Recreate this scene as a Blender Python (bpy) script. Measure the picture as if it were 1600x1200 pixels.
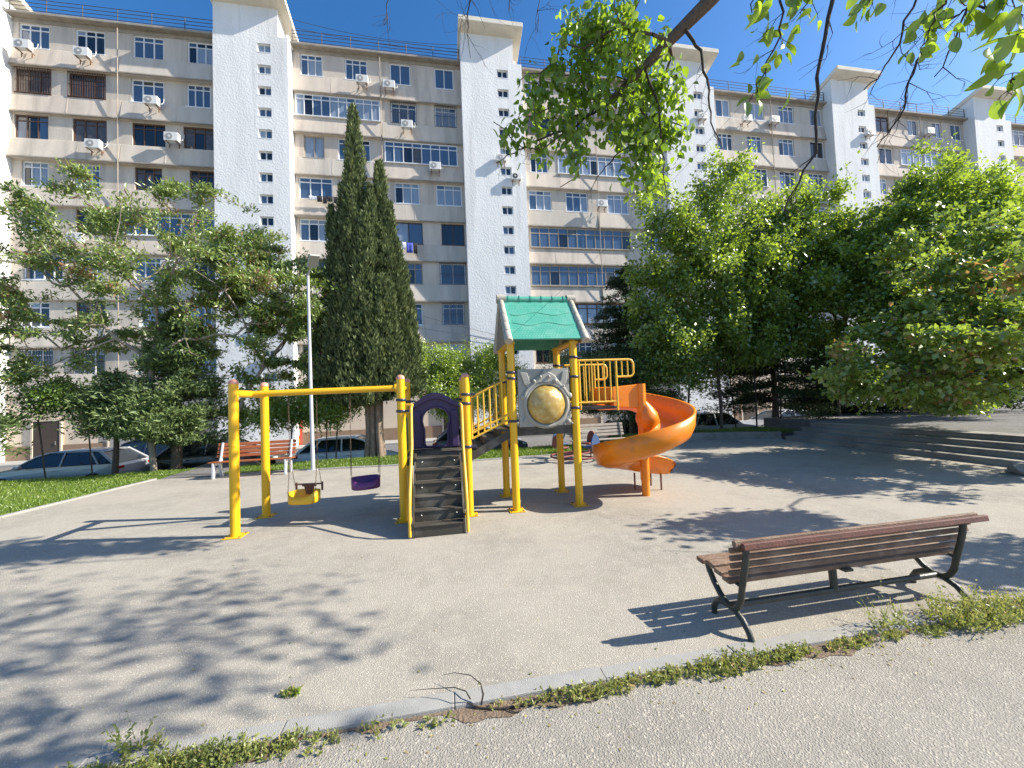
import bpy, bmesh, math, random
import numpy as np
from mathutils import Matrix, Vector

for o in list(bpy.data.objects):
    bpy.data.objects.remove(o, do_unlink=True)
SC = bpy.context.scene
COL = SC.collection
rad = math.radians

# ------------------------------------------------------------------ camera
CAM_H, TH, PITCH, ROLL = 1.9, rad(10.05), rad(2.0), rad(2.25)
def c2w(v):                                   # camera-yaw frame -> world frame (world x runs along the facade)
    return Vector((v[0]*math.cos(TH)+v[1]*math.sin(TH), -v[0]*math.sin(TH)+v[1]*math.cos(TH), v[2]))
_fw = Vector((0, math.cos(PITCH), math.sin(PITCH))); _u = Vector((0, -math.sin(PITCH), math.cos(PITCH))); _x = Vector((1, 0, 0))
_r = math.cos(ROLL)*_x - math.sin(ROLL)*_u
_up = math.sin(ROLL)*_x + math.cos(ROLL)*_u
FW, RT, UP = c2w(_fw), c2w(_r), c2w(_up)
cam_d = bpy.data.cameras.new('camera'); cam = bpy.data.objects.new('camera', cam_d); COL.objects.link(cam)
M = Matrix((RT, UP, -FW)).transposed().to_4x4(); M.translation = Vector((0, 0, CAM_H))
cam.matrix_world = M
cam_d.sensor_width = 36.0; cam_d.lens = 36.0*600/1600; cam_d.clip_start = 0.05; cam_d.clip_end = 3000
SC.camera = cam
def at(px, py, Y):                            # survey helper: a sight line of the photograph at Y metres in front of the camera
    d = (px-800)/600*_r - (py-600)/600*_up + _fw
    return c2w(Vector((0, 0, CAM_H)) + d*(Y/d.y))

# ------------------------------------------------------------------ world, sun, exposure
SUN_AZ, SUN_EL = rad(-12.0), rad(35.5)        # azimuth from +x towards +y
sun_dir = Vector((math.cos(SUN_EL)*math.cos(SUN_AZ), math.cos(SUN_EL)*math.sin(SUN_AZ), math.sin(SUN_EL)))
W = bpy.data.worlds.new('World'); SC.world = W; W.use_nodes = True
nt = W.node_tree; nt.nodes.clear()
sky = nt.nodes.new('ShaderNodeTexSky'); sky.sky_type = 'NISHITA'; sky.sun_disc = False
sky.sun_elevation = SUN_EL; sky.sun_rotation = math.pi/2 - SUN_AZ
sky.air_density = 1.0; sky.dust_density = 0.8; sky.ozone_density = 3.5; sky.altitude = 0
bg = nt.nodes.new('ShaderNodeBackground'); bg.inputs['Strength'].default_value = 0.085
wo = nt.nodes.new('ShaderNodeOutputWorld')
hs_ = nt.nodes.new('ShaderNodeHueSaturation'); hs_.inputs['Hue'].default_value = 0.502; hs_.inputs['Saturation'].default_value = 1.28; hs_.inputs['Value'].default_value = 1.32
nt.links.new(sky.outputs[0], hs_.inputs['Color']); nt.links.new(hs_.outputs[0], bg.inputs[0]); nt.links.new(bg.outputs[0], wo.inputs[0])
sd = bpy.data.lights.new('sun', 'SUN'); sd.energy = 5.0; sd.angle = rad(0.53); sd.color = (1.0, 0.93, 0.81)
so = bpy.data.objects.new('sun', sd); COL.objects.link(so)
so.rotation_euler = (-sun_dir).to_track_quat('-Z', 'Y').to_euler(); so.location = (30, -10, 40)
SC.view_settings.view_transform = 'Standard'; SC.view_settings.look = 'None'
SC.view_settings.exposure = 1.0; SC.view_settings.gamma = 1.0; SC.view_settings.use_curve_mapping = False
SC.render.engine = 'CYCLES'
SC.render.resolution_x, SC.render.resolution_y = 1024, 768

# ------------------------------------------------------------------ materials
MATS = {}
def mat(name, col, rough=0.6, col2=None, scale=8.0, bump=0.0, bscale=60.0, metal=0.0, spec=0.5, detail=6.0, col3=None, s3=0.6, streak=False, coat=0.0, contrast=0.22, t3=(0.45, 0.7)):
    m = bpy.data.materials.new(name); m.use_nodes = True; n = m.node_tree.nodes; l = m.node_tree.links
    p = n['Principled BSDF']; p.inputs['Roughness'].default_value = rough; p.inputs['Metallic'].default_value = metal
    p.inputs['Specular IOR Level'].default_value = spec
    p.inputs['Coat Weight'].default_value = coat; p.inputs['Coat Roughness'].default_value = 0.08
    p.inputs['Base Color'].default_value = (*col, 1)
    if col2 or bump:
        tc = n.new('ShaderNodeNewGeometry')
        vec = tc.outputs['Position']
        if streak:
            mp = n.new('ShaderNodeMapping'); mp.inputs['Scale'].default_value = (1, 1, 0.22); l.new(vec, mp.inputs[0]); svec = mp.outputs[0]
        else: svec = vec
    if col2:
        t = n.new('ShaderNodeTexNoise'); t.inputs['Scale'].default_value = scale; t.inputs['Detail'].default_value = detail; t.inputs['Roughness'].default_value = 0.62
        l.new(svec, t.inputs['Vector'])
        r = n.new('ShaderNodeMapRange'); r.inputs[1].default_value = 0.5-contrast; r.inputs[2].default_value = 0.5+contrast; l.new(t.outputs['Fac'], r.inputs[0])
        mx = n.new('ShaderNodeMix'); mx.data_type = 'RGBA'; mx.inputs['A'].default_value = (*col, 1); mx.inputs['B'].default_value = (*col2, 1)
        l.new(r.outputs[0], mx.inputs['Factor']); out = mx.outputs['Result']
        if col3:
            t2 = n.new('ShaderNodeTexNoise'); t2.inputs['Scale'].default_value = s3; t2.inputs['Detail'].default_value = 5
            if streak:
                mp2 = n.new('ShaderNodeMapping'); mp2.inputs['Scale'].default_value = (1, 1, 0.07); l.new(vec, mp2.inputs[0]); l.new(mp2.outputs[0], t2.inputs['Vector'])
            else: l.new(svec, t2.inputs['Vector'])
            r2 = n.new('ShaderNodeMapRange'); r2.inputs[1].default_value = t3[0]; r2.inputs[2].default_value = t3[1]; l.new(t2.outputs['Fac'], r2.inputs[0])
            m2 = n.new('ShaderNodeMix'); m2.data_type = 'RGBA'; m2.inputs['B'].default_value = (*col3, 1); l.new(out, m2.inputs['A']); l.new(r2.outputs[0], m2.inputs['Factor']); out = m2.outputs['Result']
        l.new(out, p.inputs['Base Color'])
    if bump:
        t = n.new('ShaderNodeTexNoise'); t.inputs['Scale'].default_value = bscale; t.inputs['Detail'].default_value = 4; l.new(vec, t.inputs['Vector'])
        b = n.new('ShaderNodeBump'); b.inputs['Strength'].default_value = bump; b.inputs['Distance'].default_value = 0.02
        l.new(t.outputs['Fac'], b.inputs['Height']); l.new(b.outputs[0], p.inputs['Normal'])
    MATS[name] = m; return m

def ground_mat(name, base, dark, light, grain, bumpd, fl=0.6):
    m = bpy.data.materials.new(name); m.use_nodes = True; n = m.node_tree.nodes; l = m.node_tree.links
    p = n['Principled BSDF']; p.inputs['Roughness'].default_value = 0.9; p.inputs['Specular IOR Level'].default_value = 0.25
    g = n.new('ShaderNodeNewGeometry')
    big = n.new('ShaderNodeTexNoise'); big.inputs['Scale'].default_value = 0.55; big.inputs['Detail'].default_value = 7; big.inputs['Roughness'].default_value = 0.65
    fine = n.new('ShaderNodeTexNoise'); fine.inputs['Scale'].default_value = grain; fine.inputs['Detail'].default_value = 3; fine.inputs['Roughness'].default_value = 0.7
    vor = n.new('ShaderNodeTexVoronoi'); vor.inputs['Scale'].default_value = grain*0.75
    mid = n.new('ShaderNodeTexNoise'); mid.inputs['Scale'].default_value = 5.0; mid.inputs['Detail'].default_value = 6
    for t in (big, fine, vor, mid): l.new(g.outputs['Position'], t.inputs['Vector'])
    def rng(src, a, b):
        r = n.new('ShaderNodeMapRange'); r.inputs[1].default_value = a; r.inputs[2].default_value = b; l.new(src, r.inputs[0]); return r.outputs[0]
    def mix(a, b, f, bt='MIX'):
        x = n.new('ShaderNodeMix'); x.data_type = 'RGBA'; x.blend_type = bt
        for k, v in (('A', a), ('B', b)):
            if isinstance(v, tuple): x.inputs[k].default_value = (*v, 1)
            else: l.new(v, x.inputs[k])
        if isinstance(f, float): x.inputs['Factor'].default_value = f
        else: l.new(f, x.inputs['Factor'])
        return x.outputs['Result']
    c = mix(base, dark, rng(big.outputs['Fac'], 0.44, 0.68))
    c = mix(c, light, rng(mid.outputs['Fac'], 0.5, 0.8))
    c = mix(c, tuple(v*(1-fl) for v in dark), rng(fine.outputs['Fac'], 0.56, 0.76))
    sep = n.new('ShaderNodeSeparateColor'); l.new(vor.outputs['Color'], sep.inputs[0])
    c = mix(c, (min(1, light[0]*1.3), min(1, light[1]*1.28), min(1, light[2]*1.25)), rng(sep.outputs[0], 0.88, 0.97))
    # thin cracks
    cr = n.new('ShaderNodeTexVoronoi'); cr.feature = 'DISTANCE_TO_EDGE'; cr.inputs['Scale'].default_value = 0.33
    dis = n.new('ShaderNodeMix'); dis.data_type = 'VECTOR'; dis.inputs['Factor'].default_value = 0.25; l.new(g.outputs['Position'], dis.inputs['A']); l.new(mid.outputs['Color'], dis.inputs['B']); l.new(dis.outputs['Result'], cr.inputs['Vector'])
    l.new(c, p.inputs['Base Color'])
    ad = n.new('ShaderNodeMath'); ad.operation = 'ADD'; l.new(fine.outputs['Fac'], ad.inputs[0]); l.new(vor.outputs['Distance'], ad.inputs[1])
    b = n.new('ShaderNodeBump'); b.inputs['Strength'].default_value = 0.9; b.inputs['Distance'].default_value = bumpd
    l.new(ad.outputs[0], b.inputs['Height']); l.new(b.outputs[0], p.inputs['Normal'])
    MATS[name] = m; return m

def leaf_mat(name, dark, light, trans=0.4, gloss=0.06, dry=None):
    m = bpy.data.materials.new(name); m.use_nodes = True; n = m.node_tree.nodes; l = m.node_tree.links; n.clear()
    o = n.new('ShaderNodeOutputMaterial'); a = n.new('ShaderNodeAttribute'); a.attribute_name = 'tint'
    r = n.new('ShaderNodeValToRGB'); e = r.color_ramp.elements
    e[0].position = 0.0; e[0].color = (*dark, 1); e[1].position = 0.9; e[1].color = (*light, 1)
    if dry: x = e.new(1.0); x.color = (*dry, 1)
    l.new(a.outputs['Fac'], r.inputs[0])
    d = n.new('ShaderNodeBsdfDiffuse'); t = n.new('ShaderNodeBsdfTranslucent'); g = n.new('ShaderNodeBsdfGlossy'); g.inputs['Roughness'].default_value = 0.38
    g.inputs['Color'].default_value = (0.9, 0.95, 0.9, 1)
    hs = n.new('ShaderNodeHueSaturation'); hs.inputs['Hue'].default_value = 0.485; hs.inputs['Saturation'].default_value = 1.1; hs.inputs['Value'].default_value = 1.7
    l.new(r.outputs[0], d.inputs[0]); l.new(r.outputs[0], hs.inputs['Color']); l.new(hs.outputs[0], t.inputs[0])
    m1 = n.new('ShaderNodeMixShader'); m1.inputs[0].default_value = trans; l.new(d.outputs[0], m1.inputs[1]); l.new(t.outputs[0], m1.inputs[2])
    m2 = n.new('ShaderNodeMixShader'); m2.inputs[0].default_value = gloss; l.new(m1.outputs[0], m2.inputs[1]); l.new(g.outputs[0], m2.inputs[2])
    l.new(m2.outputs[0], o.inputs[0]); MATS[name] = m; return m

ground_mat('playground_asphalt', (0.365, 0.335, 0.282), (0.265, 0.245, 0.21), (0.40, 0.367, 0.31), 170, 0.004, 0.6)
ground_mat('path_asphalt', (0.325, 0.30, 0.258), (0.24, 0.222, 0.192), (0.355, 0.328, 0.282), 130, 0.006, 0.5)
ground_mat('road_asphalt', (0.16, 0.155, 0.15), (0.11, 0.11, 0.11), (0.2, 0.19, 0.18), 60, 0.006, 0.6)
mat('kerb_concrete', (0.37, 0.365, 0.345), 0.9, (0.28, 0.275, 0.26), 7, 0.5, 160, col3=(0.33, 0.32, 0.29), s3=2.5)
mat('step_concrete', (0.30, 0.285, 0.26), 0.9, (0.17, 0.16, 0.15), 4, 0.5, 120, col3=(0.36, 0.34, 0.3), s3=1.0)
mat('soil', (0.13, 0.09, 0.06), 0.95, (0.22, 0.16, 0.11), 9, 0.8, 60)
mat('grass_soil', (0.10, 0.14, 0.035), 0.95, (0.15, 0.17, 0.06), 3, 0.8, 60)
mat('terrain', (0.24, 0.21, 0.17), 0.95, (0.30, 0.26, 0.2), 0.4)
mat('stucco_beige', (0.65, 0.575, 0.485), 0.92, (0.44, 0.39, 0.335), 1.4, 0.7, 22, col3=(0.38, 0.34, 0.29), s3=1.6, streak=True, contrast=.3, t3=(.52, .78))
mat('stucco_pink', (0.66, 0.57, 0.48), 0.92, (0.46, 0.40, 0.34), 1.6, 0.7, 22, col3=(0.38, 0.33, 0.28), s3=1.8, streak=True, contrast=.3, t3=(.52, .78))
mat('stucco_grey', (0.61, 0.55, 0.475), 0.92, (0.42, 0.38, 0.33), 1.3, 0.7, 22, col3=(0.36, 0.32, 0.28), s3=1.5, streak=True, contrast=.3, t3=(.52, .78))
mat('tower_stucco', (0.80, 0.795, 0.78), 0.9, (0.68, 0.68, 0.67), 1.2, 1.0, 9, col3=(0.52, 0.51, 0.49), s3=1.3, streak=True, t3=(.54, .85))
mat('cap_concrete', (0.78, 0.72, 0.60), 0.9, (0.62, 0.57, 0.48), 1.5, 0.3, 30)
mat('ledge', (0.40, 0.35, 0.285), 0.9, (0.25, 0.215, 0.18), 2.5, 0.3, 40)
mat('plinth', (0.30, 0.20, 0.13), 0.9, (0.24, 0.16, 0.11), 2.0, 0.3, 40)
mat('ground_floor', (0.68, 0.56, 0.43), 0.9, (0.58, 0.48, 0.38), 0.8, 0.2, 30)
mat('roof_tar', (0.10, 0.10, 0.10), 0.95)
mat('pvc_white', (0.80, 0.81, 0.82), 0.35, (0.72, 0.73, 0.74), 3)
mat('wood_brown', (0.115, 0.062, 0.04), 0.5, (0.08, 0.045, 0.03), 6)
mat('wood_grey', (0.40, 0.35, 0.29), 0.8, (0.30, 0.26, 0.22), 6)
mat('pane_blue', (0.06, 0.10, 0.17), 0.03, spec=1.0)  # blue base colour stands in for reflected sky
mat('pane_dark', (0.012, 0.016, 0.024), 0.04, spec=0.8)
mat('pane_curtain', (0.30, 0.36, 0.43), 0.08, (0.19, 0.24, 0.32), 4, spec=0.9, streak=True)
mat('pane_warm', (0.12, 0.10, 0.085), 0.08, (0.05, 0.045, 0.04), 3, spec=0.8)
mat('ac_white', (0.74, 0.73, 0.70), 0.5, (0.64, 0.63, 0.60), 6)
mat('ac_grille', (0.52, 0.52, 0.50), 0.6)
mat('ac_fan', (0.30, 0.30, 0.295), 0.6)
mat('ac_dark', (0.03, 0.03, 0.03), 0.6)
mat('metal_dark', (0.05, 0.05, 0.055), 0.6)
mat('rail_metal', (0.06, 0.055, 0.055), 0.6)
mat('rust', (0.20, 0.09, 0.045), 0.8, (0.12, 0.06, 0.035), 10)
mat('yellow_paint', (0.82, 0.46, 0.008), 0.34, (0.76, 0.40, 0.01), 2.5, 0.06, 40, coat=0.15, col3=(0.42, 0.25, 0.05), s3=26, t3=(0.66, 0.78))
mat('yellow_rail', (0.80, 0.47, 0.03), 0.42, (0.68, 0.40, 0.06), 6, 0.08, 60, col3=(0.40, 0.25, 0.07), s3=26, t3=(0.64, 0.76))
mat('cap_pink', (0.72, 0.30, 0.22), 0.5, (0.60, 0.27, 0.2), 9)
mat('clamp_blue', (0.035, 0.035, 0.07), 0.35)
mat('orange_plastic', (0.84, 0.245, 0.006), 0.36, (0.74, 0.195, 0.006), 3.2, 0.06, 30, coat=0.1, col3=(0.55, 0.19, 0.04), s3=6, t3=(0.55, 0.75))
mat('purple_plastic', (0.075, 0.045, 0.135), 0.45, (0.055, 0.035, 0.105), 5, 0.05, 30)
mat('purple_seat', (0.17, 0.035, 0.16), 0.35, (0.12, 0.03, 0.12), 6)
mat('yellow_seat', (0.85, 0.47, 0.015), 0.35, (0.72, 0.38, 0.02), 6)
mat('brown_plastic', (0.10, 0.04, 0.025), 0.5)
mat('green_roof', (0.045, 0.30, 0.215), 0.5, (0.08, 0.35, 0.265), 4, 0.1, 40, col3=(0.13, 0.37, 0.29), s3=5, t3=(.45, .75))
mat('green_plastic', (0.02, 0.30, 0.14), 0.4)
mat('grey_log', (0.46, 0.43, 0.36), 0.7, (0.33, 0.31, 0.26), 9, 0.3, 50)
mat('gable_stone', (0.30, 0.24, 0.17), 0.85, (0.20, 0.16, 0.12), 9, 0.6, 25)
mat('grey_plastic', (0.34, 0.33, 0.295), 0.5, (0.28, 0.27, 0.24), 4, 0.08, 50)
mat('step_rubber', (0.045, 0.039, 0.029), 0.62, (0.055, 0.047, 0.034), 7, 0.3, 80, col3=(0.12, 0.11, 0.095), s3=3.5, t3=(.5, .72))
mat('steel', (0.55, 0.55, 0.55), 0.35, metal=1.0)
mat('chain', (0.20, 0.14, 0.10), 0.55, (0.12, 0.07, 0.05), 30, metal=0.6)
mat('galvanised', (0.50, 0.51, 0.53), 0.5, (0.40, 0.41, 0.43), 4)
mat('lamp_grey', (0.38, 0.38, 0.35), 0.5)
mat('bench_iron', (0.022, 0.028, 0.022), 0.45, (0.05, 0.05, 0.04), 12, 0.2, 60)
mat('bench_red', (0.155, 0.055, 0.038), 0.65, (0.085, 0.034, 0.026), 8, 0.25, 60, streak=False)
mat('bench_brown', (0.215, 0.125, 0.075), 0.65, (0.12, 0.068, 0.042), 12, 0.4, 70, col3=(0.29, 0.20, 0.14), s3=5, t3=(.5, .75))
mat('bench_orange', (0.36, 0.10, 0.028), 0.5, (0.28, 0.08, 0.025), 6, 0.2, 60)
mat('bench_leg_white', (0.62, 0.63, 0.66), 0.5, (0.5, 0.5, 0.52), 5)
mat('bark', (0.14, 0.105, 0.08), 0.95, (0.08, 0.06, 0.05), 14, 1.0, 30)
mat('bark_pale', (0.36, 0.31, 0.26), 0.95, (0.24, 0.20, 0.165), 10, 0.8, 30)
mat('bark_dark', (0.055, 0.04, 0.035), 0.95, (0.03, 0.025, 0.02), 14, 0.8, 30)
mat('bark_cypress', (0.30, 0.23, 0.17), 0.95, (0.15, 0.11, 0.085), 10, 1.0, 22)
mat('tyre', (0.02, 0.02, 0.02), 0.8)
mat('car_glass', (0.01, 0.013, 0.016), 0.04, spec=0.9)
mat('light_red', (0.45, 0.01, 0.01), 0.2); mat('light_white', (0.8, 0.8, 0.78), 0.15)
mat('paper_white', (0.8, 0.8, 0.78), 0.7)
mat('poster_red', (0.55, 0.07, 0.035), 0.5); mat('poster_teal', (0.08, 0.32, 0.33), 0.5); mat('poster_orange', (0.62, 0.22, 0.04), 0.5)
mat('door_dark', (0.06, 0.04, 0.03), 0.6); mat('door_grey', (0.30, 0.29, 0.28), 0.7)
mat('cloth_white', (0.75, 0.76, 0.78), 0.8); mat('cloth_black', (0.03, 0.025, 0.025), 0.8); mat('cloth_blue', (0.06, 0.09, 0.42), 0.8); mat('cloth_red', (0.5, 0.04, 0.035), 0.8)
mat('ride_red', (0.17, 0.045, 0.035), 0.6); mat('ride_blue', (0.035, 0.075, 0.18), 0.6)
mat('amber', (0.46, 0.31, 0.07), 0.2, (0.34, 0.21, 0.045), 14, 0.3, 120, coat=0.6, col3=(0.55, 0.43, 0.18), s3=9)
leaf_mat('leaf_mulberry', (0.085, 0.15, 0.026), (0.28, 0.385, 0.065), 0.5, 0.08)
leaf_mat('leaf_deep', (0.04, 0.085, 0.018), (0.15, 0.235, 0.045), 0.32, 0.05)
leaf_mat('leaf_overhead', (0.07, 0.14, 0.018), (0.25, 0.37, 0.055), 0.55, 0.06)
leaf_mat('leaf_reddish', (0.085, 0.145, 0.028), (0.27, 0.37, 0.07), 0.46, 0.09, dry=(0.30, 0.20, 0.07))
leaf_mat('leaf_ailanthus', (0.06, 0.115, 0.026), (0.25, 0.325, 0.085), 0.3, 0.06, dry=(0.30, 0.17, 0.10))
leaf_mat('leaf_olive', (0.06, 0.10, 0.035), (0.20, 0.27, 0.10), 0.32, 0.06)
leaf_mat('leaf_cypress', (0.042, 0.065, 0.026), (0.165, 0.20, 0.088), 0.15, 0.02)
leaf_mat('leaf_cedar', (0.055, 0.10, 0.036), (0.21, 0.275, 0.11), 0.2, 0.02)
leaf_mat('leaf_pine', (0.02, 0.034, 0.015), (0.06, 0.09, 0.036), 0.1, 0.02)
leaf_mat('grass_blade', (0.07, 0.13, 0.018), (0.24, 0.34, 0.055), 0.35, 0.04, dry=(0.40, 0.34, 0.15))
leaf_mat('weed_leaf', (0.10, 0.15, 0.04), (0.32, 0.345, 0.11), 0.35, 0.04, dry=(0.42, 0.33, 0.16))
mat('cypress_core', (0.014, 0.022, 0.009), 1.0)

# ------------------------------------------------------------------ helpers
class MB:
    def __init__(s): s.v = []; s.f = []; s.sm = []
    def add(s, vs, fs, smooth=False):
        k = len(s.v); s.v += [tuple(v) for v in vs]; s.f += [[i+k for i in f] for f in fs]; s.sm += [smooth]*len(fs); return s
    def box(s, x0, x1, y0, y1, z0, z1):
        return s.add([(x0,y0,z0),(x1,y0,z0),(x1,y1,z0),(x0,y1,z0),(x0,y0,z1),(x1,y0,z1),(x1,y1,z1),(x0,y1,z1)],
                     [(0,3,2,1),(4,5,6,7),(0,1,5,4),(1,2,6,5),(2,3,7,6),(3,0,4,7)])
    def obox(s, c, ax, ay, az):               # oriented box: centre and three half-axes
        c, ax, ay, az = map(Vector, (c, ax, ay, az))
        vs = [c+i*ax+j*ay+k*az for k in (-1,1) for (i,j) in ((-1,-1),(1,-1),(1,1),(-1,1))]
        return s.add(vs, [(0,3,2,1),(4,5,6,7),(0,1,5,4),(1,2,6,5),(2,3,7,6),(3,0,4,7)])
    def tube(s, path, r, n=10, closed=False, caps=True):
        path = [Vector(p) for p in path]; m = len(path)
        rr = r if isinstance(r, (list, tuple)) else [r]*m
        ref = None; rings = []
        for i, p in enumerate(path):
            if closed: d = path[(i+1) % m]-path[i-1]
            else: d = path[min(i+1, m-1)]-path[max(i-1, 0)]
            if d.length < 1e-9: d = Vector((0,0,1))
            d.normalize()
            if ref is None: ref = Vector((0,0,1)) if abs(d.z) < 0.9 else Vector((1,0,0))
            a = ref - d*ref.dot(d)
            if a.length < 1e-6: a = d.orthogonal()
            a.normalize(); b = d.cross(a); ref = a
            rings.append([p + rr[i]*(math.cos(2*math.pi*k/n)*a + math.sin(2*math.pi*k/n)*b) for k in range(n)])
        vs = [v for q in rings for v in q]; fs = []
        for i in range(m if closed else m-1):
            j = (i+1) % m
            for k in range(n): fs.append((i*n+k, i*n+(k+1)%n, j*n+(k+1)%n, j*n+k))
        s.add(vs, fs, True)
        if caps and not closed:
            s.add(rings[0], [tuple(range(n-1,-1,-1))]); s.add(rings[-1], [tuple(range(n))])
        return s
    def lathe(s, c, prof, n=20, axis='z'):     # prof: (r, h)
        c = Vector(c); vs = []; fs = []
        for (r, h) in [(max(r, 1e-3), h) for r, h in prof]:
            for k in range(n):
                a = 2*math.pi*k/n; q = (r*math.cos(a), r*math.sin(a), h)
                if axis == 'y': q = (q[0], -q[2], q[1])
                elif axis == 'x': q = (q[2], q[0], q[1])
                vs.append(c+Vector(q))
        for i in range(len(prof)-1):
            for k in range(n): fs.append((i*n+k, i*n+(k+1)%n, (i+1)*n+(k+1)%n, (i+1)*n+k))
        s.add(vs, fs, True)
        if prof[0][0] > 1e-6: s.add(vs[:n], [tuple(range(n-1,-1,-1))])
        if prof[-1][0] > 1e-6: s.add(vs[-n:], [tuple(range(n))])
        return s
    def prism(s, poly, z0, z1, plane='xy'):
        def P(a, b, h): return {'xy': (a,b,h), 'xz': (a,h,b), 'yz': (h,a,b)}[plane]
        n = len(poly); vs = [P(a,b,z0) for a,b in poly]+[P(a,b,z1) for a,b in poly]
        return s.add(vs, [tuple(range(n-1,-1,-1)), tuple(range(n,2*n))]+[(i,(i+1)%n,n+(i+1)%n,n+i) for i in range(n)])
    def mesh(s, name, m):
        me = bpy.data.meshes.new(name); me.from_pydata(s.v, [], s.f)
        for mm in (m if isinstance(m, (list, tuple)) else [m]): me.materials.append(MATS[mm])
        me.polygons.foreach_set('use_smooth', s.sm)
        bm = bmesh.new(); bm.from_mesh(me); bmesh.ops.recalc_face_normals(bm, faces=bm.faces); bm.to_mesh(me); bm.free()
        me.update(); return me
    def build(s, name, m, parent=None, loc=None, bevel=0.0, **tags):
        o = bpy.data.objects.new(name, s.mesh(name, m)); COL.objects.link(o)
        if parent: o.parent = parent
        if loc: o.location = loc
        if bevel:
            b = o.modifiers.new('bevel', 'BEVEL'); b.width = bevel; b.segments = 2; b.limit_method = 'ANGLE'; b.angle_limit = rad(40)
        for k, v in tags.items(): o[k] = v
        return o
def inst(name, me, parent=None, loc=(0,0,0), scale=None, rot=None):
    o = bpy.data.objects.new(name, me); COL.objects.link(o); o.location = loc
    if parent: o.parent = parent
    if scale: o.scale = scale
    if rot: o.rotation_euler = rot
    return o
def thing(name, label, cat, loc=(0,0,0), rotz=0.0, group=None):
    o = bpy.data.objects.new(name, None); COL.objects.link(o); o.empty_display_size = 0.2
    o.location = loc; o.rotation_euler = (0,0,rotz); o['label'] = label; o['category'] = cat
    if group: o['group'] = group
    return o
def tag(o, label, cat, group=None):
    o['label'] = label; o['category'] = cat
    if group: o['group'] = group
    return o
def struct(o): o['kind'] = 'structure'; return o
def copy_tree(o, parent=None):
    c = o.copy(); COL.objects.link(c); c.parent = parent
    for ch in list(o.children): copy_tree(ch, c)
    return c
# ------------------------------------------------------------------ ground
def sheet(name, poly, z, m, thick=0.0):
    b = MB()
    if thick: b.prism(poly, z-thick, z)
    else: b.add([(x, y, z) for x, y in poly], [tuple(range(len(poly)))])
    return struct(b.build(name, m))
sheet('terrain', [(-900,-900),(900,-900),(900,900),(-900,900)], -1.05, 'terrain')
sheet('road', [(-90,15.4),(120,15.4),(120,26.2),(-90,26.2)], -0.90, 'road_asphalt')
sheet('pavement', [(-90,26.2),(120,26.2),(120,29.5),(-90,29.5)], -0.78, 'kerb_concrete', 0.3)
PLAY = [(-9.2,2.6),(-8.75,6.0),(-8.3,8.9),(-8.1,11.0),(-7.95,12.35),(-6.6,12.3),(-4.2,12.22),(-1.5,11.95),(1.0,11.85),(3.6,11.9),(5.4,12.4),(7.0,13.2),(8.9,13.5),(10.8,12.9),(12.1,12.2),(11.9,11.3),(11.8,8.0),(11.7,2.6)]
sheet('playground_paving', PLAY, 0.0, 'playground_asphalt', 0.5)
sheet('front_path', [(-40,-12),(40,-12),(40,2.48),(-40,2.48)], -0.022, 'path_asphalt', 0.4)
sheet('back_path', [(-7.95,12.353),(-6.6,12.303),(-6.9,15.6),(-8.4,15.6)], -0.012, 'road_asphalt', 0.5)
def lawn_z(x, y):
    t = min(1, max(0, (y-14.1)/1.5)); base = -0.045-0.80*t*t*(3-2*t)
    if x > 5.2: base += 0.24*min(1, (x-5.2)/1.5)*(1 if y < 14.4 else max(0, 1-(y-14.4)/1.2))
    return base + 0.02*math.sin(x*1.7+y)*math.sin(y*2.1-x*.6)
def heightfield(name, x0, x1, y0, y1, st, m, keep):
    nx, ny = int((x1-x0)/st)+1, int((y1-y0)/st)+1; b = MB(); vs = []
    for j in range(ny):
        for i in range(nx):
            x, y = x0+(x1-x0)*i/(nx-1), y0+(y1-y0)*j/(ny-1); vs.append((x, y, lawn_z(x, y)))
    fs = []
    for j in range(ny-1):
        for i in range(nx-1):
            cx, cy = x0+(x1-x0)*(i+.5)/(nx-1), y0+(y1-y0)*(j+.5)/(ny-1)
            if keep(cx, cy): fs.append((j*nx+i, j*nx+i+1, (j+1)*nx+i+1, (j+1)*nx+i))
    b.add(vs, fs, True); o = b.build(name, m); return struct(o)
def in_poly(x, y, poly):
    c = False; n = len(poly)
    for i in range(n):
        (x1, y1), (x2, y2) = poly[i], poly[i-1]
        if (y1 > y) != (y2 > y) and x < (x2-x1)*(y-y1)/(y2-y1)+x1: c = not c
    return c
heightfield('lawn', -40, 5.5, 2.6, 15.5, 0.35, 'grass_soil', lambda x, y: not (x > 9.0 and y < 12) and not (-8.8 < x < -6.6 and y > 12.6) and not (-8.0 < x < 11 and y < 11.5))

heightfield('planter_bed', 5.4, 13.0, 12.2, 15.5, 0.09, 'grass_soil', lambda x, y: not in_poly(x, y-.06, PLAY) and y > 12.35-.0*(x))
# kerbs
def kerb_run(name, pts, w, z0, z1, m, piece=1.0, side=1):
    root = bpy.data.objects.new(name, None); COL.objects.link(root); root['kind'] = 'structure'
    rk = random.Random(len(name))
    for (a, b_) in zip(pts[:-1], pts[1:]):
        a, b_ = Vector((*a, 0)), Vector((*b_, 0)); L = (b_-a).length; n = max(1, round(L/piece)); d = (b_-a)/n; dn = d.normalized(); nr = Vector((-dn.y, dn.x, 0))*side
        for i in range(n):
            p = a+d*(i+.5); h = z1+rk.uniform(-.003, .003)
            q = MB().obox((p.x+nr.x*w/2, p.y+nr.y*w/2, (z0+h)/2), dn*(d.length/2-.002), nr*(w/2), (0, 0, (h-z0)/2))
            q.build('kerb_stone', m, root, bevel=0.006)
    return root
kerb_run('front_kerb', [(-12.0,2.485),(12.0,2.485)], 0.125, -0.3, 0.004, 'kerb_concrete', 1.0)
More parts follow.
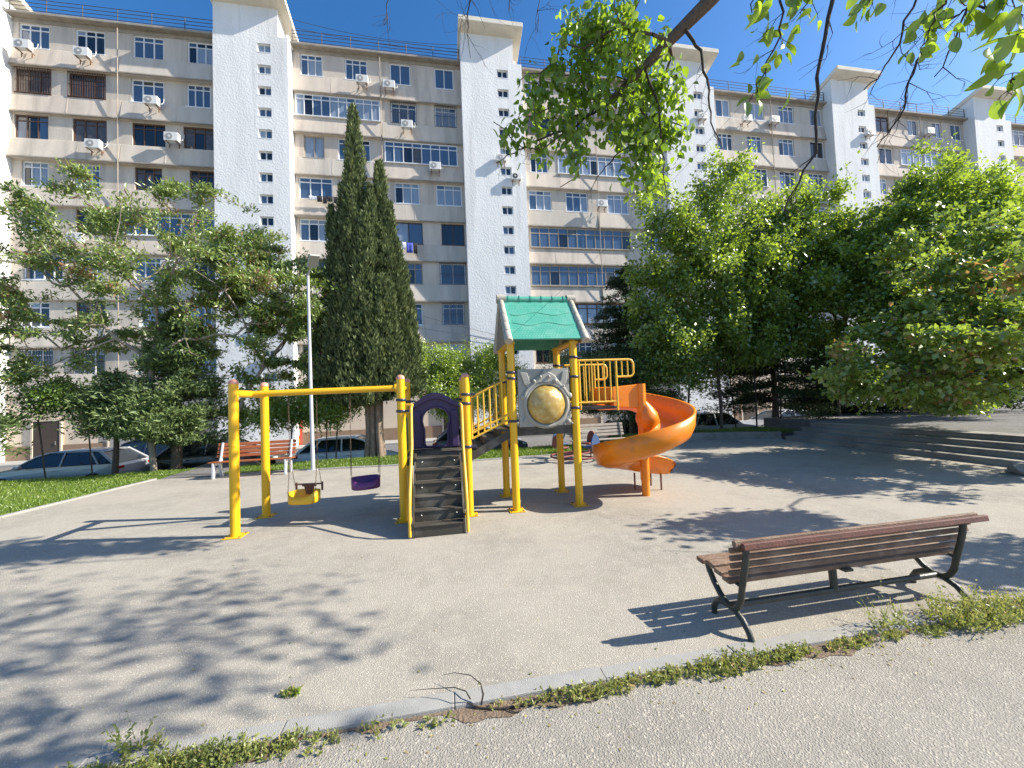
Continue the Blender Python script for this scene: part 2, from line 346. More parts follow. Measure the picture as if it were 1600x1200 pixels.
kerb_run('lawn_kerb', [(-9.2,2.62),(-8.75,6.0),(-8.3,8.9),(-8.1,11.0),(-7.95,12.35)], 0.1, -0.3, 0.035, 'kerb_concrete', 1.0)
kerb_run('back_kerb', [(-6.6,12.3),(-4.2,12.22),(-1.5,11.95),(1.0,11.85),(3.6,11.9),(5.4,12.4)], 0.1, -0.3, 0.035, 'kerb_concrete', 1.0)
kerb_run('planter_kerb', [(5.4,12.4),(7.0,13.2),(8.9,13.5),(10.8,12.9),(12.1,12.2)], 0.16, -0.3, 0.26, 'step_concrete', 1.6)
# steps on the right going up to a higher plaza
steps = bpy.data.objects.new('plaza_steps', None); COL.objects.link(steps); steps['kind'] = 'structure'
for i in range(4):
    b = MB(); x0 = 11.85+0.36*i
    b.prism([(x0, 2.0), (x0+0.50, 2.0), (x0+0.62, 11.9), (x0+.1, 11.9)], -0.3, 0.14*(i+1)-0.035)
    b.prism([(x0-.025, 1.98), (x0+0.52, 1.98), (x0+0.63, 11.93), (x0+.075, 11.93)], 0.14*(i+1)-0.035, 0.14*(i+1))
    b.build('step', 'step_concrete', steps, bevel=0.015)
sheet('plaza', [(13.4,-12),(60,-12),(60,15.0),(14.0,15.0),(13.5,11.95)], 0.553, 'road_asphalt', 1.5)

# ------------------------------------------------------------------ apartment building
YT, YB, X0, SP = 27.74, 28.62, -11.34, 16.45       # tower front plane, bay wall plane, first tower column, spacing
TL, TR = -3.12, 1.50
bld = thing('apartment_building', 'nine storey beige apartment block with white stair towers across the whole background', 'building', (0, YT, -0.9))
def bo(x, y, z): return (x, y-YT, z+0.9)
rb = random.Random(11)
pane_me = {}
for k in ('pane_blue', 'pane_dark', 'pane_curtain', 'pane_warm'):
    pane_me[k] = MB().box(-.5, .5, -.006, .006, -.5, .5).mesh('pane', k)
bpy_frames = {}
def window(x0, x1, z0, z1, style, y, cols=None):
    """a framed window set into an opening; y is the plane of its outer face"""
    w, h = x1-x0, z1-z0; s = style
    fm = {'b': 'wood_brown', 'g': 'wood_grey'}.get(s[0], 'pvc_white')
    if cols is None: cols = 2 if s.endswith('2') else 3
    tr = 0.0 if s.endswith('2') or s[0] == 'd' else (0.36 if s[0] != 'g' else 0.46)
    if s[0] == 'd': cols, fm = 2, 'wood_brown'
    key = (round(w, 2), round(h, 2), s, cols)
    t = 0.075 if s[0] != 'd' else 0.05
    xs = [-w/2 + w*i/cols for i in range(cols+1)]
    rows = [(t, h-t)] if not tr else [(t, h-tr-t*.4), (h-tr+t*.4, h-t)]
    if key not in bpy_frames:
        b = MB(); d = 0.07
        b.box(-w/2, w/2, 0, d, 0, t); b.box(-w/2, w/2, 0, d, h-t, h)
        for i, xx in enumerate(xs):
            ww = t if i in (0, cols) else t*.8
            xa = -w/2 if i == 0 else (w/2-t if i == cols else xx-ww/2)
            b.box(xa, xa+ww, .002, d-.002, t, h-t)
        if tr: b.box(-w/2+t, w/2-t, .004, d-.004, h-tr-t*.4, h-tr+t*.4)
        b.box(-w/2-.06, w/2+.06, -.12, d+.02, -.06, -.002)                     # sill
        bpy_frames[key] = b.mesh('window', fm)
    o = inst('window', bpy_frames[key], bld, bo((x0+x1)/2, y, z0))
    wt = {'b': (.2, .45, .05, .3), 'g': (.35, .35, .2, .1), 'd': (.3, .6, .1, 0)}.get(s[0], (.48, .22, .28, .02))
    tint = rb.choices(list(pane_me), wt)[0]
    for i in range(cols):
        for (za, zb) in rows:
            xa, xb = xs[i]+t*.5+.01, xs[i+1]-t*.5-.01
            k = tint if rb.random() < .72 else rb.choices(list(pane_me), wt)[0]
            inst('pane', pane_me[k], o, ((xa+xb)/2, .045, (za+zb)/2), (xb-xa, 1, zb-za))
    return o
def grille(win, w, h, kind):
    b = MB(); n = max(5, int(w/0.13))
    m = 'wood_brown' if kind == 'brown' else 'metal_dark'
    for i in range(n+1): x = -w/2+w*i/n; b.box(x-.012, x+.012, -.16, -.14, -.05, h+.05)
    for z in (0, h*.5, h): b.box(-w/2, w/2, -.165, -.142, z-.014, z+.014)
    for x in (-w/2, w/2):
        for z in (0, h): b.box(x-.012, x+.012, -.15, .0, z-.012, z+.012)
    return b.build('window_grille', m, win)

C4 = [(-6.4,-4.75), (-3.35,-1.7), (-.12,1.7), (3.1,4.75)]
w4 = [(a, b, 'w') for a, b in C4]
BAYS = {
 0: {9: w4, 8: [(-6.55,-4.65,'bG'), (-3.7,-1.65,'bG'), (-.22,1.7,'w'), (3.03,4.5,'w')], 7: [(-6.6,-4.8,'b'), (-3.5,-1.6,'b'), (-.16,1.76,'b'), (2.82,4.7,'b')],
     6: [(-6.2,-4.8,'w'), (-3.4,-2.0,'w'), (-.03,1.55,'b'), (3.17,4.75,'b')], 5: [(-6.3,-4.7,'w'), (-3.3,-1.7,'b'), (-.7,4.7,'w8')],
     4: [(-6.1,-4.0,'w4'), (-3,-1.8,'w'), (-.1,1.7,'w'), (3.1,4.7,'wG')], 3: [(-6.3,-4.7,'w'), (-3.3,-1.7,'b'), (.2,1.5,'w'), (3.1,4.4,'w')], 2: [(-6.3,-4.5,'wG'), (-3.5,-1.7,'wG'), (0,1.7,'w'), (3.1,4.7,'w')]},
 1: {9: [(-6.24,-4.74,'w'), (-3.23,-1.68,'w'), (-.1,1.4,'w2'), (3.15,4.6,'w2')], 8: [(-6.6,-.84,'w10'), (-.1,1.75,'wG'), (3.1,4.7,'wG')],
     7: [(-6.1,-4.74,'g2'), (-3.84,-1.6,'w3'), (-.62,4.7,'w8')], 6: [(-6.5,-4.25,'w3'), (-3.5,-1.8,'w'), (0,1.8,'w'), (3.0,4.92,'w')],
     5: [(-6.5,-4.65,'w'), (-3.3,-1.6,'w'), (-.1,1.94,'d'), (3.3,5.0,'d')], 4: [(-6.55,-4.7,'gG'), (-3.4,-1.6,'g'), (.2,1.84,'g'), (3.1,5.0,'wG2')],
     3: [(-6.4,-4.7,'gG'), (-3.4,-1.7,'w'), (.1,1.75,'w'), (3.18,4.78,'wG')], 2: [(-6.4,-4.6,'gG'), (-3.4,-1.7,'w'), (0,1.7,'w'), (3.2,4.8,'w')]},
 2: {9: [(-6.3,-4.7,'w'), (-3.3,-1.6,'w'), (.49,1.9,'w'), (3.2,4.7,'w')], 8: [(-6.37,-4.34,'b2'), (-3.5,-1.5,'w'), (.5,2.2,'b2'), (3.1,4.8,'b')],
     7: [(-6.13,-4.68,'w'), (-3.9,2.2,'w9'), (2.87,5.0,'w3')], 6: [(-6.37,-4.5,'w'), (-3.36,-1.5,'w'), (.14,2.0,'w'), (3.1,4.8,'w')],
     5: [(-6.4,2.0,'g11'), (3.1,4.8,'w')], 4: [(-6.46,2.0,'g11'), (3.1,4.8,'w')], 3: [(-6.3,-4.6,'b'), (-3.6,2.0,'b7'), (3.1,4.8,'w')], 2: [(-6.3,-4.6,'b'), (-3.3,-1.7,'w'), (0,1.7,'w'), (3.1,4.8,'w')]},
 3: {9: [(-5.9,-4.5,'w2'), (-2.95,-1.1,'w2'), (.4,2.0,'w'), (3.7,5.0,'w2')], 8: [(-5.9,-4.4,'w'), (-3,-1.5,'w'), (.2,1.8,'w'), (3.5,5.0,'w2')], 7: [(-6.3,-1.2,'w8'), (.1,1.8,'w'), (3.1,4.8,'w')], 6: w4, 5: [(-6.3,-4.7,'b'), (-3.3,-1.7,'w'), (-.6,4.7,'w8')], 4: w4},
 4: {9: [(-6.4,-3.9,'b'), (-1.75,-.5,'w2'), (1.2,2.4,'w2'), (3.5,4.9,'w2')], 8: [(-5.3,-3.7,'w2'), (-2.86,2.18,'w7'), (3.3,4.7,'w2')], 7: [(-6.2,-4.6,'w'), (-3.2,-1.6,'w'), (0,2.6,'w4'), (3.2,4.8,'w')], 6: w4, 5: w4},
 5: {9: [(-6.4,-1.0,'w7'), (.1,1.8,'w'), (3.1,4.8,'w')], 8: w4, 7: w4, 6: w4},
}
def fz(fl): return 1.45+3.0*(fl-1)                     # sill height of a floor
STUC = ['stucco_beige', 'stucco_pink', 'stucco_grey']
for b in range(0, 6):
    cx = X0+SP*(b-.5); xl, xr = cx-6.7+.001, cx+5.1-.001
    if b == 0: xl = cx-6.75
    xm = cx-.75
    lay = BAYS[b]
    back = MB().box(xl-1.6, xr+1.6, YB+.35, YB+9, -1.0, 27.45)
    bk = back.build('core_wall', 'stucco_grey', bld); bk.location = (0, -YT, .9)
    wall = MB()
    for fl in range(1, 10):
        z0 = fz(fl); z1 = z0+1.6
        ops = sorted([(cx+a, cx+c, s) for a, c, s in lay.get(fl, [] if fl == 1 else ([(a, c, 'w') for a, c in C4] if fl > 3 or b < 3 else []))])
        if fl == 1: continue
        xs = xl
        for (a, c, s) in ops:
            wall.box(xs, a, YB, YB+.3, z0, z1+.06); xs = c
            wall.box(a-.001, c+.001, YB+.002, YB+.298, z1, z1+.06)
        wall.box(xs, xr, YB, YB+.3, z0, z1+.06)
        for (a, c, s) in ops:
            st = s.replace('G', ''); num = ''.join(ch for ch in st if ch.isdigit())
            cols = int(num) if num and num != '2' else None
            base = st[0] + ('2' if num == '2' else '')
            big = cols is not None and cols >= 7
            yy = YB+.07 if not big else YB-.05
            wn = window(a+.01, c-.01, z0+.005, z1-.005, base, yy, cols)
            if 'G' in s: grille(wn, c-a, 1.6, 'brown' if s[0] == 'b' else 'dark')
    wall.box(xl+.003, xr-.003, YB+.2, YB+.34, 3.06, 27.3)
    w = wall.build('bay_wall', STUC[b % 3], bld); w.location = (0, -YT, .9)
    # parapet panels: two per storey, leaning out towards their lower edge
    for fl in range(2, 10):
        zt, zb = fz(fl), fz(fl)-1.34
        for hi, (pa, pb) in enumerate(((xl, xm), (xm+.02, xr))):
            out = rb.choice([.12, .16, .20, .30]) if (fl+hi+b) % 3 else .22
            top = .03 if out < .25 else .12
            p = MB(); prof = [(YB-top, zt), (YB-out, zb+.14), (YB-out, zb), (YB+.28, zb), (YB+.28, zt)]
            p.prism(prof, pa, pb, 'yz')
            m = rb.choice(STUC)
            o = p.build('parapet_panel', m, bld, bevel=0.02); o.location = (0, -YT, .9)
            l = MB().prism([(YB-out-.05, zb+.0), (YB-out-.05, zb+.07), (YB-out+.02, zb+.075), (YB-out+.02, zb)], pa+.01, pb-.01, 'yz').build('ledge', 'ledge', bld); l.location = (0, -YT, .9-.003)  # dark ledge colour paints the soffit shade line under each panel
            if rb.random() < .6:
                jx = pa+(pb-pa)*rb.uniform(.35, .65)
                j = MB().box(jx-.03, jx+.03, YB-out-.006, YB-top, zb+.2, zt-.1); # vertical joint batten follows the lean
                j = MB().prism([(YB-top-.012, zt-.06), (YB-out-.012, zb+.16), (YB-out+.05, zb+.16), (YB-top+.05, zt-.06)], jx-.035, jx+.035, 'yz')
                jo = j.build('joint_strip', m, bld); jo.location = (0, -YT, .9)
    # top fascia, roof slab and railing
    dp_ = MB().tube([(xm, YB-.34, 3.1), (xm, YB-.34, 27.1)], .032, 6).build('drain_pipe', 'ledge', bld); dp_.location = (0, -YT, .9)
    rf = MB().box(xl-.05, xr+.05, YB-.42, YB+9.2, 27.34, 27.50).box(xl, xr, YB-.05, YB+.2, 27.08, 27.34).build('roof_slab', 'ledge', bld, bevel=.02); rf.location = (0, -YT, .9)
    rl = MB()
    nx = 6
    for i in range(nx+1):
        x = xl+.05+(xr-xl-.1)*i/nx; rl.tube([(x, YB-.2, 27.5), (x, YB-.2, 28.5)], .028, 5)
    for k, z in enumerate((27.75, 28.0, 28.25, 28.5)): rl.tube([(xl, YB-.2, z), (xr, YB-.2, z)], .02, 5)
    r = rl.build('roof_railing', 'rail_metal', bld); r.location = (0, -YT, .9)
    # ground floor
    g = MB().box(xl, xr, YB-.2, YB+.3, 0.06, 3.05); go = g.build('ground_floor_wall', 'ground_floor', bld); go.location = (0, -YT, .9)
    g = MB().box(xl-.01, xr+.01, YB-.26, YB+.3, -0.95, 0.055); go = g.build('plinth', 'plinth', bld); go.location = (0, -YT, .9)
    for dx, ww, m in ((-4.6, 1.4, 'door_dark'), (-.2, 2.2, 'door_grey'), (3.6, 1.2, 'door_dark')):
        if (b*7+int(dx)) % 4 == 3: continue
        d = MB().box(cx+dx-ww/2, cx+dx+ww/2, YB-.29, YB-.2, -.85, 1.55)
        do = d.build('door', m, bld, bevel=.02); do.location = (0, -YT, .9)
        fr = MB().box(-ww/2-.1, -ww/2, -.32, -.21, -.85, 1.65).box(ww/2, ww/2+.1, -.32, -.21, -.85, 1.65).box(-ww/2-.1, ww/2+.1, -.325, -.205, 1.56, 1.7).build('door_frame', 'ground_floor', do); fr.location = (cx+dx, YB, 0)
        hd = MB().tube([(ww*.35, -.33, .1), (ww*.35, -.33, .3)], .02, 6).build('door_handle', 'steel', do); hd.location = (cx+dx, YB, 0)

# stair towers
for t in range(-1, 6):
    cx = X0+SP*t; m = 'tower_stucco'
    xl, xr = cx+TL, cx+TR; zt = 27.25
    wc0, wc1 = cx-.42, cx+.42; hw = .31
    b = MB()
    b.box(xl, wc0, YT, YB+1.5, -.95, zt); b.box(wc1, xr, YT, YB+1.5, -.95, zt)
    zs = [26.37-1.5*i for i in range(17)]; prev = zt
    for z in zs:
        b.box(wc0-.002, wc1+.002, YT+.001, YB+1.4, z+hw, prev+.0); prev = z-hw
    b.box(wc0-.002, wc1+.002, YT+.001, YB+1.4, -.95, prev)
    b.box(wc0, wc1, YT+.5, YB+1.3, 0, zt-.2)
    o = b.build('stair_tower', m, bld); o.location = (0, -YT, .9)
    for z in zs:
        if t == -1: break
        if t >= 3 and z < 14: break
        k = ('tower', t == 99)
        if k not in bpy_frames:
            q = MB(); w, h = .84, .62
            q.box(-w/2, w/2, 0, .07, 0, .06); q.box(-w/2, w/2, 0, .07, h-.06, h)
            for xa in (-w/2, -.035, w/2-.07): q.box(xa, xa+.07, .002, .068, .06, h-.06)
            q.box(-w/2-.05, w/2+.05, -.14, 0.05, -.05, -.002)
            bpy_frames[k] = q.mesh('window', 'pvc_white')
        wo_ = inst('window', bpy_frames[k], bld, bo(cx, YT+.13, z-hw))
        for sx in (-.195, .195):
            inst('pane', pane_me[rb.choices(['pane_dark', 'pane_blue', 'pane_curtain'], (.55, .35, .1))[0]], wo_, (sx, .045, .31), (.31, 1, .5))
    # head of the tower with its sloping roof slab
    hx0, hx1 = xl+.02, xr-.62
    b = MB()
    b.prism([(YT+.02, 27.2), (YT+.02, 29.35), (YT+6.5, 27.4), (YT+6.5, 27.2)], hx0, hx1, 'yz')
    o = b.build('tower_head', m, bld); o.location = (0, -YT, .9)
    b = MB()
    b.prism([(YT-.75, 29.85), (YT-.75, 29.50), (YT-.55, 29.40), (YT+7.0, 27.2), (YT+7.0, 27.5)], xl-.12, xr+.05, 'yz')
    o = b.build('tower_roof', 'cap_concrete', bld, bevel=.03); o.location = (0, -YT, .9)
    b = MB().box(xr-.4, xr-.25, YT+.9, YT+4.0, 27.24, 28.3); o = b.build('tower_parapet', m, bld); o.location = (0, -YT, .9)

# red notice board on the ground floor wall
pb = thing('notice_board', 'red notice board with a white picture on the cream ground floor wall', 'sign', at(466, 672, 27.2))
pb.location.y = YB-.24
MB().box(-.62, .62, -.05, .0, -.95, .95).build('board', 'poster_red', pb, bevel=.01)
MB().box(-.46, .46, -.062, -.052, -.32, .38).build('picture', 'paper_white', pb)
MB().prism([(-.36,-.02),(-.1,.16),(.2,.14),(.36,.02),(.2,-.08),(-.1,-.06)], -.07, -.064, 'xz').build('picture_shape', 'poster_teal', pb)
MB().box(-.5, .5, -.062, -.052, -.82, -.5).build('caption_strip', 'poster_orange', pb)

# air conditioners on the facade
def ac_unit(label, x, z, y, grey=False, s=1.0):
    t = thing('air_conditioner', label, 'air conditioner', (x, y, z), 0, 'air conditioners on the facade')
    w, h, d = .82*s, .56*s, .30*s
    MB().box(-w/2, w/2, -d-.12, -.12, 0, h).build('casing', 'ac_white', t, bevel=.02)
    MB().prism([(-.1*s+.215*s*math.cos(2*math.pi*i/18), h/2+.215*s*math.sin(2*math.pi*i/18)) for i in range(18)], -d-.13, -d-.119, 'xz').build('fan_grille', 'ac_fan' if not grey else 'ac_dark', t)
    MB().prism([(-.1*s+.07*s*math.cos(2*math.pi*i/12), h/2+.07*s*math.sin(2*math.pi*i/12)) for i in range(12)], -d-.14, -d-.1305, 'xz').build('fan_hub', 'ac_white', t)
    for sx in (-.28*s, .28*s): MB().box(sx-.02, sx+.02, -d-.12, .1, -.04, 0).box(sx-.02, sx+.02, -.06, -.02, -.3, -.04).build('bracket', 'rust', t)
    MB().tube([(w/2, -.3, .2), (w/2+.12, -.2, .15), (w/2+.15, -.05, .4), (w/2+.12, .02, .7)], .022, 6).build('pipe', 'ac_grille', t)
def fac(px, py, y):                                   # sight line met with the facade plane
    a = at(px, py, 10.0); c = Vector((0, 0, CAM_H)); d = a-c; k = y/d.y; return c+d*k
ACS = [(38,72,'under the first top floor window beside the left end tower',0), (130,84,'under the second top floor window from the left end',0), (238,159,'on the eighth floor left of the first stair tower',0),
 (270,216,'between two brown framed windows beside the first stair tower',0), (148,227,'under a brown window on the seventh floor at the left',0), (566,126,'under the second top floor window right of the first stair tower',0),
 (608,134,'beside the third top floor window left of the second stair tower',0), (636,196,'under the dark barred window on the eighth floor above the cypress',0), (680,261,'under the long white glazed loggia left of the second stair tower',0),
 (940,319,'between two white windows on the sixth floor behind the green roof',0), (957,165,'under a top floor window behind the hanging branch',0), (1166,186,'under a top floor window right of the third stair tower',0),
 (1209,188,'second of the top floor units right of the third stair tower',0), (1451,206,'on the top floor between the fourth and fifth stair towers',0), (1496,267,'on the eighth floor beside the fifth stair tower',0), (120,372,'behind the wispy tree at the left, halfway up',0), (265,415,'behind the wispy tree beside the first stair tower',0)]
for px, py, lab, g in ACS:
    p = fac(px, py, YB-.5); ac_unit('white air conditioner '+lab, p.x, p.z-.28, YB-.30, g)
ACT = [(806,277,'with dark fan on the second stair tower right edge',1), (416,563,'above the lowest visible windows of the first stair tower',0), (417,506,'half hidden by leaves on the first stair tower',0), (783,248,'on the second stair tower behind twigs',0), (1357,208,'on the fourth stair tower under the open window',1), (1096,183,'on the third stair tower near the top',0)]
for px, py, lab, g in ACT:
    p = fac(px, py, YT-.1); ac_unit('white air conditioner '+lab, p.x, p.z-.28, YT+.05, g, .9)
# washing on lines below windows
def washing(name, label, px, py, items, y):
    p = fac(px, py, y-.5); t = thing(name, label, 'laundry', (p.x, y-.45, p.z))
    wtot = sum(i[1] for i in items)
    MB().tube([(-.1, 0, 0), (wtot+.1, 0, 0)], .008, 5).tube([(-.1, 0, 0), (-.1, .5, .05)], .012, 5).tube([(wtot+.1, 0, 0), (wtot+.1, .5, .05)], .012, 5).build('line', 'metal_dark', t)
    x = 0; rr = random.Random(px)
    for m, w, h in items:
        b = MB(); n = 6; vs = []
        for j in range(4):
            for i in range(n+1): vs.append((x+w*.92*i/n, .03*math.sin(i*1.9+x*9)*(j/3), -h*j/3-.02*rr.random()*(j == 3)))
        b.add(vs, [(j*(n+1)+i, j*(n+1)+i+1, (j+1)*(n+1)+i+1, (j+1)*(n+1)+i) for j in range(3) for i in range(n)], True)
        o = b.build('garment', m, t); s = o.modifiers.new('s', 'SOLIDIFY'); s.thickness = .012; x += w
washing('washing_line', 'white and black washing hung under a sixth floor window left of the cypress', 482, 305, [('cloth_white',.25,.3),('cloth_white',.3,.28),('cloth_black',.35,.4),('cloth_black',.3,.5),('cloth_black',.4,.35),('cloth_black',.3,.45)], YB)
washing('washing_line', 'blue and black clothes hung under a dark fifth floor window right of the cypress', 628, 378, [('cloth_white',.3,.5),('cloth_blue',.5,.75),('cloth_black',.3,.8)], YB)
washing('washing_line', 'red and white clothes hung low behind the wispy tree at the left', 305, 508, [('cloth_red',.4,.7),('cloth_white',.3,.5),('cloth_red',.3,.6)], YB)
# slack cables along the facade
def cable(label, a, b, sag, r=.012):
    a, b = Vector(a), Vector(b); pts = [a.lerp(b, i/16)+Vector((0, 0, -sag*4*(i/16)*(1-i/16))) for i in range(17)]
    c = (a+b)/2; o = MB().tube([p-a for p in pts], r, 5).build('cable', 'metal_dark'); o.location = a
    return tag(o, label, 'cable')
cable('thin black cable sagging from the first stair tower across the facade above the cypress foot', fac(455, 470, YT-.1), fac(1045, 545, YT-.1), .9)
cable('second thin cable sagging low across the facade behind the green roof', fac(640, 488, YT-.1), fac(1060, 570, YT-.1), .5)
cable('upper cable strung over the roof railings between the first two tower heads', (X0+1.4, YT+1.0, 29.6), (X0+SP-3.0, YT+1.0, 29.2), .45, .015)
cable('lower cable strung over the roof railings between the first two tower heads', (X0+1.4, YT+1.2, 29.2), (X0+SP-3.0, YT+1.2, 28.8), .3, .015)
# ------------------------------------------------------------------ play structure
YA, YZ = 6.41, 7.42                         # front and back rows of posts
XA, XC, XE, XG, XH = -3.12, -.69, .35, 1.13, 2.24
ps = thing('play_structure', 'yellow play structure with swing beam, stairs, green roofed turret and orange spiral slide', 'playground', (0, 0, 0))
PR = .066
def post(x, y, h, clamps=(), cap=True):
    p = MB().tube([(0,0,0.01), (0,0,h)], PR, 20).build('post', 'yellow_paint', ps, (x, y, 0))
    MB().box(-.13, .13, -.13, .13, .002, .014).build('base_plate', 'yellow_paint', p, bevel=.004)
    for sx in (-1, 1):
        for sy in (-1, 1): MB().lathe((sx*.1, sy*.1, .014), [(.014, 0), (.014, .012), (0, .014)], 6).build('bolt', 'rust', p)
    if cap: MB().lathe((0,0,h-.005), [(PR+.004, 0), (PR+.004, .02), (PR*.85, .05), (PR*.45, .068), (0, .073)], 20).build('cap', 'cap_pink', p)
    for z, dx in clamps:
        q = MB().lathe((0,0,z-.022), [(PR+.003, 0), (PR+.016, .004), (PR+.016, .04), (PR+.003, .044)], 20)
        if dx: q.box(PR+.005 if dx > 0 else -PR-.09, PR+.09 if dx > 0 else -PR-.005, -.02, .02, z-.018, z+.018)
        q.build('clamp', 'clamp_blue', p)
    return p
post(XA, YA, 2.27); post(XA, YZ, 2.27)
post(XC, YA, 2.27, [(1.93, 0), (1.75, 1)]); post(XC, YZ, 2.27, [(1.9, 1)])
post(XE, YA, 2.27, [(1.98, 1), (1.83, -1), (1.12, 1)]); post(XE, YZ, 2.27, [(1.9, -1)])
post(XG, YA, 2.86, [(2.32, 1), (2.22, 1), (1.5, 1)], False); post(XH, YA, 2.86, [(2.56, 1), (2.22, -1), (1.68, -1)], False)
post(XG, YZ, 2.86, [(2.2, 0)], False); post(XH, YZ, 2.86, [(2.5, 1)], False)
# swing frame
ym = (YA+YZ)/2
MB().tube([(XA, YA, 2.12), (XA, YZ, 2.12)], .058, 16).build('cross_bar', 'yellow_paint', ps)
MB().tube([(XC, YA, 2.13), (XC, YZ, 2.13)], .045, 16).build('cross_bar', 'yellow_paint', ps)
MB().tube([(XA, ym, 2.12), (XC, ym, 2.14)], .052, 16).build('swing_beam', 'yellow_paint', ps)
MB().tube([(XC-.15, ym, 2.14), (XC-.10, ym, 2.14)], .075, 16).build('beam_collar', 'yellow_paint', ps)
# first flight of stairs
stair = None
for sx in (-.5, .21):
    st = MB().prism([(5.56, 0.0), (5.62, 0.0), (YA+.03, .92), (YA+.03, 1.06), (YA-.03, 1.06), (5.56, .2)], sx, sx+.028, 'yz')
    if stair is None: stair = st.build('stair', 'step_rubber', ps)
    else: st.build('stringer', 'step_rubber', stair)
for i in range(6):
    y0 = 5.56+.142*i; z1 = .167*(i+1)
    MB().box(-.47, .208, y0+.004, y0+.03, z1-.167+.004, z1-.02).box(-.475, .209, y0-.012, y0+.165, z1-.022, z1).build('step', 'step_rubber', stair, bevel=.006)
    for sx in (-.38, .12):
        if i % 2 or i == 5: MB().lathe((sx, y0+.004, z1-.07), [(.012, 0), (.012, .006), (0, .009)], 8, 'y').build('bolt', 'steel', stair)
for sx, s in ((-.53, -1), (.27, 1)):
    MB().tube([(XC+.09 if s < 0 else XE-.09, YA, 1.84), (sx-.02*s, YA-.02, 1.84), (sx, YA-.07, 1.80), (sx, YA-.10, 1.72), (sx, YA-.16, 1.2), (sx, 5.70, .60), (sx, 5.60, .4), (sx, 5.57, .02)], .024, 10).build('handrail', 'yellow_rail', ps)
# landing
MB().box(XC+.03, XE-.03, YA+.035, YZ+.03, .945, 1.0).box(XC+.02, XE-.02, YA+.04, YA+.07, .86, .944).box(XC+.02, XE-.02, YZ-.0, YZ+.025, .86, .944).build('landing_deck', 'step_rubber', ps, bevel=.008)
MB().box(XC-.03, XC+.02, YA+.2, YZ-.2, 1.03, 1.62).build('green_panel', 'green_plastic', ps, bevel=.02)
# purple arch panel at the back of the landing
def arch():
    x0, x1, zb, zt = XC+.10, XE-.1, 1.01, 1.88; cx = (x0+x1)/2
    out = [(x0, zb), (x1, zb), (x1, zt-.05)]
    for i in range(13):
        u = i/12; x = x1+.05-(x1-x0+.1)*u
        out.append((x, zt-.04+.21*math.sin(math.pi*u)**1.6))
    out += [(x0, zt-.05)]
    inn = [(cx-.18, zb+.03), (cx+.18, zb+.03), (cx+.22, zb+.09), (cx+.22, zb+.34)]
    inn2 = [(cx+.22, zb+.36), (cx+.26, zb+.44)]
    inn += [(cx+.24, zb+.42)]
    for i in range(9): a = math.pi*i/8; inn.append((cx+.26*math.cos(a), zb+.52+.25*math.sin(a)))
    inn += [(cx-.24, zb+.42), (cx-.22, zb+.34), (cx-.22, zb+.09)]
    return out, inn
out, inn = arch()
def ring_panel(out, inn, y0, y1, n=48):
    """flat panel with a hole: both loops resampled by angle about the hole's centre"""
    cx = sum(p[0] for p in inn)/len(inn); cz = sum(p[1] for p in inn)/len(inn)
    def hit(loop, a):
        dx, dz = math.cos(a), math.sin(a); best = 0
        for (p, q) in zip(loop, loop[1:]+loop[:1]):
            ex, ez = q[0]-p[0], q[1]-p[1]; den = dx*ez-dz*ex
            if abs(den) < 1e-9: continue
            t = ((p[0]-cx)*ez-(p[1]-cz)*ex)/den; s = ((p[0]-cx)*dz-(p[1]-cz)*dx)/den
            if t > 0 and -1e-6 <= s <= 1+1e-6: best = max(best, t)
        return (cx+dx*best, cz+dz*best)
    angs = sorted(set([2*math.pi*i/n for i in range(n)]+[math.atan2(p[1]-cz, p[0]-cx) % (2*math.pi) for p in out]))
    A = [hit(out, a) for a in angs]; B = [hit(inn, a) for a in angs]; k = len(angs); b = MB()
    vs = [(x, y0, z) for x, z in A]+[(x, y0, z) for x, z in B]+[(x, y1, z) for x, z in A]+[(x, y1, z) for x, z in B]; fs = []
    for i in range(k):
        j = (i+1) % k
        fs += [(i, j, k+j, k+i), (2*k+i, 3*k+i, 3*k+j, 2*k+j), (i, 2*k+i, 2*k+j, j), (k+i, k+j, 3*k+j, 3*k+i)]
    return b.add(vs, fs)
ap = ring_panel(out, inn, YZ-.05, YZ+.01).build('arch_panel', 'purple_plastic', ps, bevel=.008)
hd = []
for i in range(13): u = i/12; hd.append((XE-.04-(XE-XC-.08)*u, 1.84+.21*math.sin(math.pi*u)**1.6))
MB().prism(hd+[(x, z-.09-.03*math.sin(math.pi*i/12)) for i, (x, z) in reversed(list(enumerate(hd)))], YZ-.11, YZ-.052, 'xz').build('arch_hood', 'purple_plastic', ap, bevel=.012)
for sx in (XC+.1, XE-.24): MB().box(sx, sx+.14, YZ-.10, YZ-.052, 1.02, 1.72).build('arch_pilaster', 'purple_plastic', ap, bevel=.03)
rim = [(x, YZ-.055, z) for x, z in inn]
MB().tube(rim, .022, 8, closed=True).build('arch_rim', 'purple_plastic', ap)
